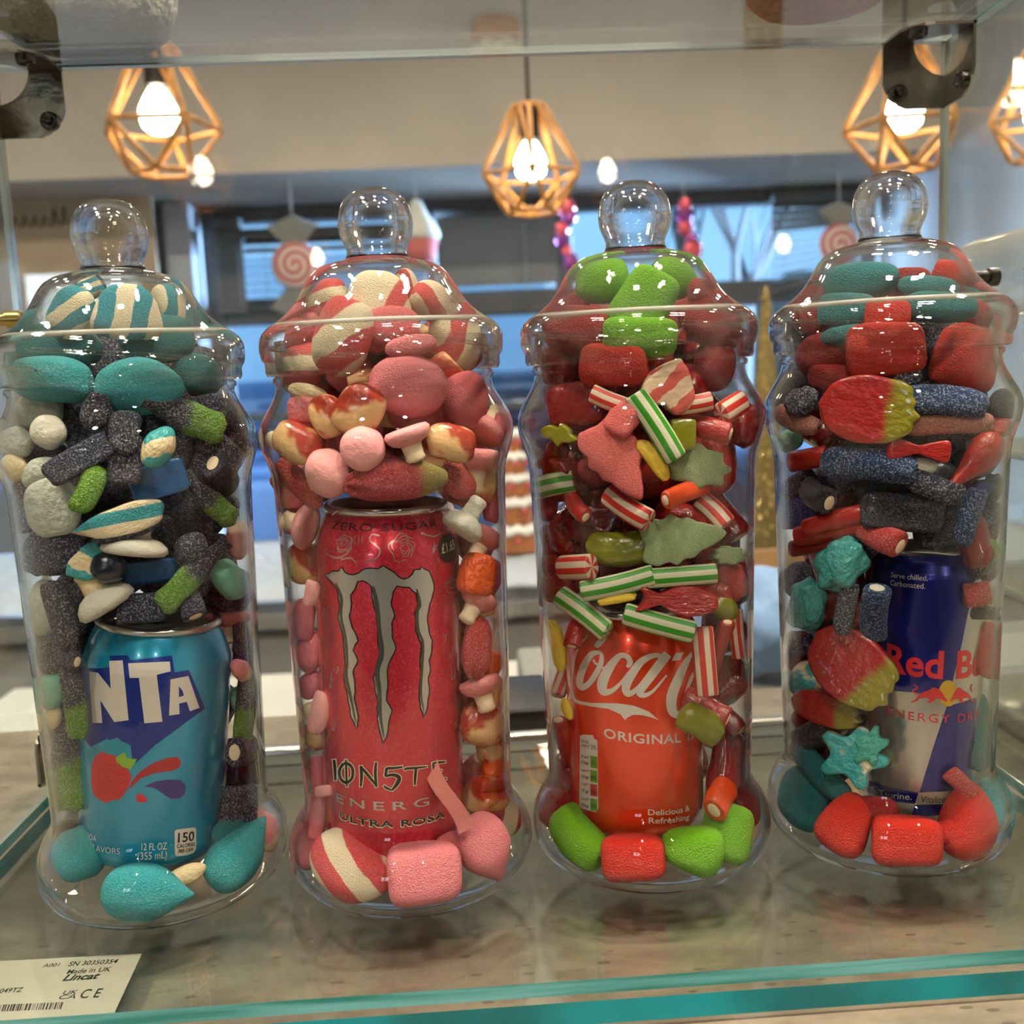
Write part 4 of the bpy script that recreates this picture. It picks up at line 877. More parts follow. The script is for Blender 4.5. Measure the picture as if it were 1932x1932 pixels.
def ftext(txt, p0, p1, h, bold=0, shear=.25):
    bm = text_bm(txt, bold, shear); xs = [v.co.x for v in bm.verts]; x0, x1 = min(xs), max(xs); y1 = max(v.co.y for v in bm.verts)
    for v in bm.verts:
        t = (v.co.x-x0)/(x1-x0); k = v.co.y/y1; v.co = at_z(*Q(p0[0]+(p1[0]-p0[0])*t+.35*h*k, p0[1]+(p1[1]-p0[1])*t-h*k), SZ+.00006)
    bmesh.ops.recalc_face_normals(bm, faces=bm.faces[:]); link_mesh('lettering', bm, ink_k, st, False)
ftext('A001', (256, 274), (362, 268), 22, .01); ftext('SN 30350354', (412, 266), (712, 248), 26, .015); ftext('Made in UK', (402, 314), (672, 296), 26, .012)
ftext('Lincat', (376, 356), (602, 342), 38, .03, .4); ftext('049TZ', (-6, 430), (138, 422), 28, .015); ftext('UK', (380, 440), (470, 434), 24, .01); ftext('CA', (356, 468), (456, 462), 26, .01)
ftext('C E', (484, 462), (612, 454), 54, .01)
bm = bmesh.new(); random.seed(5); x = -380
while x < 372:
    w = random.choice((4, 6, 10, 14)); q = [at_z(*Q(a, b), SZ+.00006) for a, b in ((x, 542-.04*x), (x+w, 542-.04*(x+w)), (x+w+14, 500-.04*(x+w)), (x+14, 500-.04*x))]; bm.faces.new([bm.verts.new(v) for v in q]); x += w+random.choice((4, 7, 10))
bmesh.ops.recalc_face_normals(bm, faces=bm.faces[:]); link_mesh('barcode', bm, ink_k, st, False)
# ------------------------------------------------------------------ sweets: one mesh builder per kind, local X = long axis (-.5 .. .5)
def noisy(bm, amp, fr, seed):
    o = Vector((seed*3.1, seed*1.7, seed*.9))
    for v in bm.verts:
        d = v.co.copy(); v.co += d.normalized()*mnoise.noise(d*fr+o)*amp if d.length > 1e-6 else Vector()
def superell(n1=.8, n2=.8, seg=28, rings=16, taper=0.0, tip=0.0):
    bm = bmesh.new()
    def sp(x, p): return math.copysign(abs(x)**p, x)
    rows = []
    for i in range(rings+1):
        la = -PI/2+PI*i/rings; row = []
        for k in range(seg):
            lo = 2*PI*k/seg
            x = sp(math.sin(la), n1)*.5; r = sp(math.cos(la), n1)*.5
            row.append(bm.verts.new((x, r*sp(math.cos(lo), n2), r*sp(math.sin(lo), n2))) if 0 < i < rings or k == 0 else row[0])
        rows.append(row)
    for a, b in zip(rows, rows[1:]):
        for k in range(seg):
            j = (k+1) % seg; q = []
            for v in (a[k], a[j], b[j], b[k]):
                if v not in q: q.append(v)
            if len(q) > 2: bm.faces.new(q)
    for v in bm.verts:
        t = v.co.x+.5; f = 1-taper*t; v.co.y *= f; v.co.z *= f
        if tip: 
            if v.co.x > .1: e = (v.co.x-.1)/.4; v.co.x += tip*e*e; v.co.y *= 1-.75*e*e; v.co.z *= 1-.6*e*e
    bmesh.ops.recalc_face_normals(bm, faces=bm.faces[:]); return bm
def lx(prof, seg=24, bend=0.0, uv=False):
    """turned shape along X from (x, r); optional bend; uv.y = angle / turn"""
    bm = bmesh.new(); lathe(bm, [(r, x) for x, r in prof], seg)
    if uv:
        L = bm.loops.layers.uv.new('UVMap')
        for f in bm.faces:
            c = f.calc_center_median(); ca = math.atan2(c.y, c.x)
            for l in f.loops:
                a = math.atan2(l.vert.co.y, l.vert.co.x) if math.hypot(l.vert.co.x, l.vert.co.y) > 1e-5 else ca
                while a-ca > PI: a -= 2*PI
                while a-ca < -PI: a += 2*PI
                l[L].uv = (l.vert.co.z+.5, a/(2*PI))
    for v in bm.verts: v.co = Vector((v.co.z, v.co.x, v.co.y))
    for v in bm.verts: v.co.y += bend*(v.co.x*v.co.x*4-.5)
    bmesh.ops.recalc_face_normals(bm, faces=bm.faces[:]); return bm
def pillow(outline, puff=.5, rings=6, n=72, noise=0.0):
    """soft moulded shape from a star-shaped outline"""
    P = catmull(list(outline)+[outline[0]], max(2, n//len(outline)))[:-1]; n = len(P); bm = bmesh.new()
    cx = sum(p[0] for p in P)/n; cy = sum(p[1] for p in P)/n; lay = []
    for k in range(-rings, rings+1):
        t = abs(k)/rings; s = (1-t**2.6)**.5 if t < 1 else 0
        s = max(s, .0); z = (1 if k > 0 else -1)*puff*(1-(s if t else 1)**2)**.5 if k else 0
        z = (1 if k > 0 else -1)*puff*min(1, (1-max(0, 1-t*1.6)**2)**.5) if k else 0
        sc = 1 if k == 0 else max(0, 1-t**3*.999-.04*t)
        lay.append([bm.verts.new((cx+(p[0]-cx)*sc, cy+(p[1]-cy)*sc, z)) for p in P])
    for a, b in zip(lay, lay[1:]):
        for i in range(n): bm.faces.new((a[i], a[(i+1) % n], b[(i+1) % n], b[i]))
    bm.faces.new(lay[0][::-1]); bm.faces.new(lay[-1])
    bmesh.ops.recalc_face_normals(bm, faces=bm.faces[:]); return bm
MESH = {}
def shape_mesh(kind):
    if kind in MESH: return MESH[kind]
    k, sd = kind.rstrip('0123456789'), int(''.join(c for c in kind if c.isdigit()) or 0)
    if k == 'cushion': bm = superell(.75, .85); noisy(bm, .05, 2.5, sd+1)
    elif k == 'pebble': bm = superell(1, 1); noisy(bm, .07, 2.2, sd+2)
    elif k == 'drop': bm = superell(.85, .85, taper=.15, tip=.16); noisy(bm, .035, 2, sd+3)
    elif k == 'wedge': bm = superell(.65, .8, taper=.45); noisy(bm, .04, 2, sd+9)
    elif k == 'gumdrop': bm = superell(.45, .6, taper=.12); noisy(bm, .03, 2.2, sd+4)
    elif k == 'brick': bm = superell(.28, .34); noisy(bm, .04, 2.6, sd+5)
    elif k == 'lump': bm = superell(.7, .7, taper=.1); noisy(bm, .12, 3.0, sd+6)
    elif k == 'blob': bm = superell(.9, .9); noisy(bm, .22, 3.2, sd+7)
    elif k == 'curl':
        bm = superell(.8, .85); noisy(bm, .03, 2, sd)
        for v in bm.verts:
            if v.co.x > .15: e = (v.co.x-.15)/.35; v.co.y += e*e*.22; v.co.z *= 1-.4*e; v.co.x += .08*e*e
    elif k == 'rod': bm = lx([(-.5, 0), (-.5, .44), (-.485, .485), (-.46, .5), (-.2, .5), (0, .5), (.2, .5), (.46, .5), (.485, .485), (.5, .44), (.5, 0)], 32, (.0, .07, -.06, .03)[sd % 4], True)
    elif k == 'tubule': bm = lx([(-.5, 0), (-.5, .40), (-.48, .47), (-.44, .5), (-.15, .5), (.15, .5), (.44, .5), (.48, .47), (.5, .40), (.5, .33), (.493, .30), (.493, 0)], 28, (.0, .10, -.09, .05)[sd % 4])
    elif k == 'bottle': bm = lx([(-.5, 0), (-.5, .24), (-.47, .30), (-.43, .27), (-.36, .25), (-.2, .33), (-.05, .46), (.1, .5), (.25, .46), (.33, .47), (.42, .5), (.48, .42), (.5, .25), (.5, 0)], 28, .04); noisy(bm, .05, 3, sd)
    elif k == 'bulb': bm = lx([(-.5, 0), (-.5, .20), (-.46, .24), (-.40, .16), (-.3, .16), (-.15, .26), (.05, .42), (.25, .5), (.40, .42), (.48, .22), (.5, 0)], 28, .03)
    elif k == 'finger': bm = superell(.5, .95); noisy(bm, .06, 3, sd+8); [setattr(v.co, 'y', v.co.y+(.12 if sd % 2 else -.10)*(v.co.x**2*4-.4)) for v in bm.verts]
    elif k == 'cap': bm = lx([(-.32, 0), (-.32, .30), (-.30, .44), (-.20, .5), (-.05, .47), (.10, .36), (.20, .18), (.23, 0)], 32); noisy(bm, .03, 2, sd)
    elif k == 'stem': bm = lx([(.05, 0), (.05, .24), (.25, .21), (.48, .20), (.60, .22), (.68, .17), (.71, 0)], 24); noisy(bm, .02, 2, sd)
    elif k == 'berry':
        bm = superell(.85, .95, taper=.22); noisy(bm, .05, 3, sd)
        for v in bm.verts:
            if v.co.x < -.25: v.co *= 1+.10*math.sin(5*math.atan2(v.co.z, v.co.y))*min(1, (-.25-v.co.x)*5)
    elif k == 'heart': bm = pillow([(-.5, 0), (-.30, .26), (0, .46), (.30, .46), (.48, .28), (.40, .04), (.36, 0), (.40, -.04), (.48, -.28), (.30, -.46), (0, -.46), (-.30, -.26)], .5); noisy(bm, .03, 2.5, sd)
    elif k == 'splash': bm = pillow([(-.5, 0), (-.40, .32), (-.10, .49), (.16, .46), (.28, .44), (.38, .36), (.39, .26), (.43, .17), (.42, .08), (.49, -.02), (.44, -.12), (.43, -.24), (.32, -.36), (.16, -.46), (-.14, -.48), (-.40, -.32)], .5); noisy(bm, .02, 2.5, sd)
    elif k == 'tree': bm = pillow([(-.5, .30), (-.36, .44), (-.22, .40), (-.12, .47), (-.02, .38), (.08, .37), (.18, .27), (.28, .22), (.50, .0), (.28, -.22), (.18, -.27), (.08, -.37), (-.02, -.38), (-.12, -.47), (-.22, -.40), (-.36, -.44), (-.5, -.30), (-.47, 0)], .5, n=108); noisy(bm, .02, 4, sd)
    elif k == 'clover': bm = pillow([(.5*math.cos(a)*(1+.11*math.sin(a*8+.5))*.94, .5*math.sin(a)*(1+.11*math.sin(a*8+.5))*.94) for a in [2*PI*i/28 for i in range(28)]], .5, n=112); noisy(bm, .02, 4, sd)
    elif k == 'star': bm = pillow([(r*math.cos(a), r*math.sin(a)) for q in range(5) for r, a in ((.47, .3+2*PI*q/5-.17), (.50, .3+2*PI*q/5), (.47, .3+2*PI*q/5+.17), (.31, .3+2*PI*(q+.5)/5))], .5, n=100); noisy(bm, .03, 3, sd)
    elif k == 'leaf': bm = pillow([(-.5, 0), (-.3, .3), (-.05, .28), (0, .5), (.25, .34), (.32, .16), (.5, 0), (.32, -.22), (.15, -.3), (.05, -.5), (-.15, -.28), (-.35, -.3)], .5); noisy(bm, .02, 3, sd)
    elif k == 'fish': bm = pillow([(-.5, .40), (-.42, .10), (-.42, -.1), (-.5, -.42), (-.30, -.22), (-.22, -.18), (-.02, -.42), (.22, -.46), (.42, -.28), (.5, -.02), (.42, .26), (.22, .44), (-.02, .42), (-.22, .20), (-.30, .24)], .5, n=90); noisy(bm, .025, 7, sd)
    elif k == 'shark': bm = pillow([(-.5, 0), (-.30, .30), (.0, .45), (.30, .5), (.5, .30), (.48, -.2), (.3, -.44), (0, -.5), (-.25, -.40)], .5); noisy(bm, .05, 2.5, sd)
    elif k == 'banana':
        bm = superell(.75, .8, taper=.12); [setattr(v.co, 'y', v.co.y+.35*(.3-v.co.x**2*4*.5)) for v in bm.verts]; noisy(bm, .08, 4, sd)
    elif k == 'bow': bm = pillow([(-.5, .5), (-.2, .34), (0, .2), (.2, .34), (.5, .46), (.5, -.46), (.2, -.34), (0, -.2), (-.2, -.34), (-.5, -.5)], .5)
    elif k == 'strip':
        bm = bmesh.new(); N = 24; rows = []
        for i in range(N+1):
            t = i/N; x = t-.5; y = .18*math.sin((t-.35)*PI*1.2)*(t-.2); rows.append([bm.verts.new((x, y*5+w, z)) for w, z in ((-.5, -.5), (.5, -.5), (.5, .5), (-.5, .5))])
        for a, b in zip(rows, rows[1:]):
            for q in range(4): bm.faces.new((a[q], a[(q+1) % 4], b[(q+1) % 4], b[q]))
        bm.faces.new(rows[0][::-1]); bm.faces.new(rows[-1]); bmesh.ops.recalc_face_normals(bm, faces=bm.faces[:])
    elif k == 'plug': bm = lx([(.40, 0), (.40, .26), (.506, .265), (.514, .24), (.517, 0)], 20)
    elif k == 'scar': bm = pillow([(-.30, .06), (-.1, .10), (.1, .06), (.3, .10), (.3, .04), (.1, 0), (-.1, .04), (-.3, 0)], .5)
    me = bpy.data.meshes.new(kind); bm.normal_update(); bm.to_mesh(me); bm.free()
    if k != 'strip':
        for p in me.polygons: p.use_smooth = True
    if k in ('rod', 'tubule', 'plug'):
        try: me.set_sharp_from_angle(angle=math.radians(45))
        except Exception: pass
    MESH[kind] = me; return me
# coatings -------------------------------------------------------------------
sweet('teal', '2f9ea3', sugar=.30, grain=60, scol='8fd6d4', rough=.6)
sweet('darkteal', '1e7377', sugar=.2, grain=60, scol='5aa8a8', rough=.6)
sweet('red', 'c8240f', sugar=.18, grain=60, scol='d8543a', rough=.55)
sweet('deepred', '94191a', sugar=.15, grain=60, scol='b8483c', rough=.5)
sweet('lime', '6aa808', sugar=.2, grain=60, scol='95c838', rough=.55)
sweet('pinkm', 'ea8086', sugar=.35, grain=60, scol='f8b4b2', rough=.65)
sweet('pinkdeep', 'd9666a', sugar=.2, grain=60, scol='efa09c', rough=.6)
sweet('tealwhite', '1f8fa0', 'efdfba', stripes=(15, .1, 1.0, .10), sugar=.12, grain=70, rough=.6)
sweet('tealwhite2', '1f8fa0', 'efdfba', stripes=(11, .5, .9, .2), sugar=.12, grain=70, rough=.6)
sweet('redwhite', 'd94a4c', 'f0dcb8', stripes=(10, .45, .9, .12), sugar=.12, grain=70, rough=.6)
sweet('redcream', 'd94a4c', 'f0dcb8', stripes=(8, .35, .9, .1, -.6), sugar=.12, grain=70, rough=.6)
sweet('redwhite2', 'd94a4c', 'f0dcb8', stripes=(9, .7, .7, .2, -.2), sugar=.12, grain=70, rough=.6)
sweet('heartmix', 'ac3a22', 'e2b47c', stripes=(6, .6, .7, .9), soft=.7, rough=.25, coat=.4, bump=.1)
sweet('heartpink', 'e9c9a4', 'd4625a', stripes=(14, .4, .9, .35), rough=.3, coat=.3, bump=.1)
sweet('navy', '1a2036', sugar=.6, grain=50, scol='9a98a6', rough=.6)
sweet('navygrey', '282b3a', sugar=.65, grain=45, scol='aaa8ae', rough=.6)
sweet('bluesugar', '17305a', sugar=.7, grain=48, scol='9fb2c4', rough=.6)
sweet('indigo', '2a2a6e', sugar=.4, grain=48, scol='8a8ac0', rough=.6)
sweet('navylime', '2e3142', '5a8a12', split=.05, sugar=.55, grain=48, scol='b8b8a4', rough=.6)
sweet('limesugar', '5f9416', sugar=.5, grain=48, scol='c2d288', rough=.55)
sweet('white', 'dcd8c4', rough=.65, bump=.2)
sweet('whitegrey', 'c2c8b6', rough=.65, bump=.25)
sweet('cream', 'e6cf9f', rough=.6, bump=.2)
sweet('trishark', 'e6d2a8', '2b9aa0', stripes=(5, .2, 1.6, .2), rough=.6, bump=.2, sugar=.1)
sweet('tealcream', '3ba3a3', 'e2cfa0', stripes=(6, 1.0, .6, .5), rough=.35, coat=.2)
sweet('tealgum', '34a08e', rough=.4, coat=.25, bump=.3)
sweet('mint', '7cc0a4', rough=.5, bump=.2)
sweet('turq', '3fa09c', rough=.45, coat=.15, bump=.35)
sweet('bluejelly', '16568c', rough=.12, coat=.6, bump=.1)
sweet('darkjelly', '141c2c', rough=.12, coat=.6, bump=.1)
sweet('pinkfoam', 'efa4a0', rough=.6, bump=.12)
sweet('pinkgum', 'e0757a', rough=.4, coat=.2, bump=.2)
sweet('rosefoam', 'e88f8c', 'f3d3ac', split=.2, rough=.6, bump=.15)
sweet('stemfoam', 'f3dcb6', rough=.6, bump=.1)
sweet('berrysugar', 'b5383e', '8f8434', split=.24, sugar=.38, grain=70, scol='e6b8ae', rough=.55)
sweet('redsugar', 'c03a38', sugar=.45, grain=60, scol='e8aea4', rough=.55)
sweet('orange', 'ea5a1c', rough=.35, coat=.3, bump=.3)
sweet('redjelly', '74090d', rough=.14, coat=.6, bump=.15)
sweet('redtube', 'a61c12', rough=.3, coat=.4, bump=.15)
sweet('orangetube', 'd8490f', rough=.3, coat=.4, bump=.15)
sweet('maroon', '5a0a0e', rough=.15, coat=.6, bump=.1)
sweet('greenrod', '2f8a12', 'ccc6a8', uvstripe=6, rough=.4, bump=.08)
sweet('redrod', 'c4281c', 'd2c2a8', uvstripe=6, rough=.4, bump=.08)
sweet('greentree', '98ab78', sugar=.35, grain=70, scol='c4d0a4', rough=.7)
sweet('pinktree', 'd9605a', sugar=.35, grain=70, scol='eea094', rough=.65)
sweet('olive', '7a7a10', rough=.15, coat=.6, bump=.1)
sweet('yellow', 'ecc83c', rough=.55, bump=.2)
sweet('fishred', 'a81a16', rough=.2, coat=.5, bump=.4)
sweet('redyellow', '9c1a16', '857d18', split=.18, rough=.18, coat=.6, bump=.15)
sweet('tansugar', 'a4685a', sugar=.4, grain=60, scol='dcc0a8', rough=.6)
sweet('tealmarble', '2f9c9c', 'ead6a8', mottled=.5, rough=.4, coat=.2)
sweet('greenbits', '4c8a12', rough=.5, bump=.4)
sweet('blackgum', '14171f', sugar=.28, grain=60, scol='8c8c94', rough=.4, coat=.3)
sweet('belt', 'ee8a80', sugar=.15, grain=80, scol='f8b8ae', rough=.6)
SHELL = {}
def half(v): return abs(v)
placed = []
def orient(p, rad, ang, face=.5, tilt=0):
    j = p[1]; view = (CAM-rad[0]).normalized(); n = (view*(1-face)+rad[1]*face)
    n = n.normalized(); a = math.radians(ang); X = RIGHT*math.cos(a)+UP*math.sin(a); X = (X-n*X.dot(n)).normalized(); Y = n.cross(X)
    if tilt: c_, s_ = math.cos(math.radians(tilt)), math.sin(math.radians(tilt)); X, n = X*c_+n*s_, n*c_-X*s_
    return Matrix((X, Y, n)).transposed()
def rho(j, p): return math.hypot(p.x-J[j].x, p.y-J[j].y)
def fit(j, o_co, Rm, sc, pts, can=True, iters=24):
    """slide a sweet until it is inside the jar and clear of the can"""
    c = o_co.copy(); cn = CANS[j]
    pw = [Rm @ Vector((q[0]*sc[0], q[1]*sc[1], q[2]*sc[2])) for q in pts]
    ax = cn.M.to_3x3() @ Vector((0, 0, 1)); cb = cn.M.translation
    for it in range(iters):
        worst, mv = 0.0, None; low = 0
        for q in pw:
            p = c+q; r = r_in(p.z)-.0005; d = rho(j, p)-r
            if p.z < .0047: low = max(low, .0047-p.z)
            if d > worst and p.z > .004: worst = d; rd = Vector((J[j].x-p.x, J[j].y-p.y, 0)); mv = (rd.normalized()*d if rd.length > 1e-6 else Vector()) if p.z < .262 else (rd.normalized()*d*.55 if rd.length > 1e-6 else Vector())+Vector((0, 0, -d*.6))
        if low: c.z += low
        if mv: c += mv*(1.0 if it < 12 else .6)
        if can and it < 16:
            dw, cm = 0.0, None
            for q in pw:
                w = c+q-cb; h = w.dot(ax)
                if -.002 < h < cn.H+.002:
                    rv = w-ax*h; d = cn.R+.0006-rv.length
                    if d > dw: dw = d; cm = rv.normalized()*d
            if cm: c += cm*.55
            elif not mv and not low: break
        elif not mv and not low: break
    return c
UNIT = [(math.cos(a)*math.cos(b)*.5, math.sin(a)*math.cos(b)*.5, math.sin(b)*.5) for a in [i*PI/5 for i in range(10)] for b in (-1.1, -.5, 0, .5, 1.1)]
NAMES = {}
def put(j, name, kind, m, px, py, ln, wd, ang, lvl, label, th=None, group=None, face=.5, fill_=None, cat='sweet', tilt=0, nc=False):
    if py > 1560: ln, wd = ln*.97, wd*.97
    r = ray(px, py); t = .30; guess = None; best = (9, None)
    cd = (J[j]-CAM).length
    scl = .46/FPX; L, Wd = ln*scl, wd*scl; Tk = (th*scl if th else min(L, Wd)*.72)
    marg = Tk*.5+.0008+lvl*.0125
    while t < .60:
        p = CAM+r*t; d = rho(j, p)-(r_in(p.z)-marg)
        if d < best[0]: best = (d, t)
        if d <= 0: break
        t += .0008
    else: t = best[1]
    p = CAM+r*t
    k = (p-CAM).dot(FWD)/.46; L, Wd, Tk = L*k, Wd*k, Tk*k
    rd = Vector((p.x-J[j].x, p.y-J[j].y, 0)); rd = rd.normalized() if rd.length > 1e-5 else -FWD
    Rm = orient((p, j), (p, rd), ang, face, tilt)
    sc = (L, Wd, Tk)
    if kind.rstrip('0123456789') == 'cap': sc = (Wd, L, L*.9); 
    vs_ = shape_mesh(kind).vertices; st_ = max(1, len(vs_)//90); pts_ = [tuple(v.co) for v in list(vs_)[::st_]] + ([(.71, 0, 0), (.6, .2, 0), (.6, -.2, 0)] if kind.startswith('cap') else [])
    p = fit(j, p, Rm, sc, pts_, not nc)
    me = shape_mesh(kind)
    mm = MATS[m]
    me2 = MESH.get((kind, m))
    if not me2: me2 = me.copy(); me2.materials.clear(); me2.materials.append(mm); MESH[(kind, m)] = me2
    o = bpy.data.objects.new(name, me2); C.objects.link(o)
    M = Rm.to_4x4() @ Matrix.Diagonal((sc[0], sc[1], sc[2], 1)); M.translation = p; o.matrix_world = M
    tag(o, label, cat, group)
    def part(nm, kd, mt):
        key = (kd, mt); q = MESH.get(key)
        if not q: q = shape_mesh(kd).copy(); q.materials.clear(); q.materials.append(MATS[mt]); MESH[key] = q
        c = bpy.data.objects.new(nm, q); C.objects.link(c); c.parent = o; return c
    if kind.startswith('cap'): part('stem', 'stem', fill_ or 'stemfoam')
    if kind.startswith('tubule') and fill_: part('filling', 'plug', fill_)
    placed.append((j, p, max(sc)*.5, o)); return o
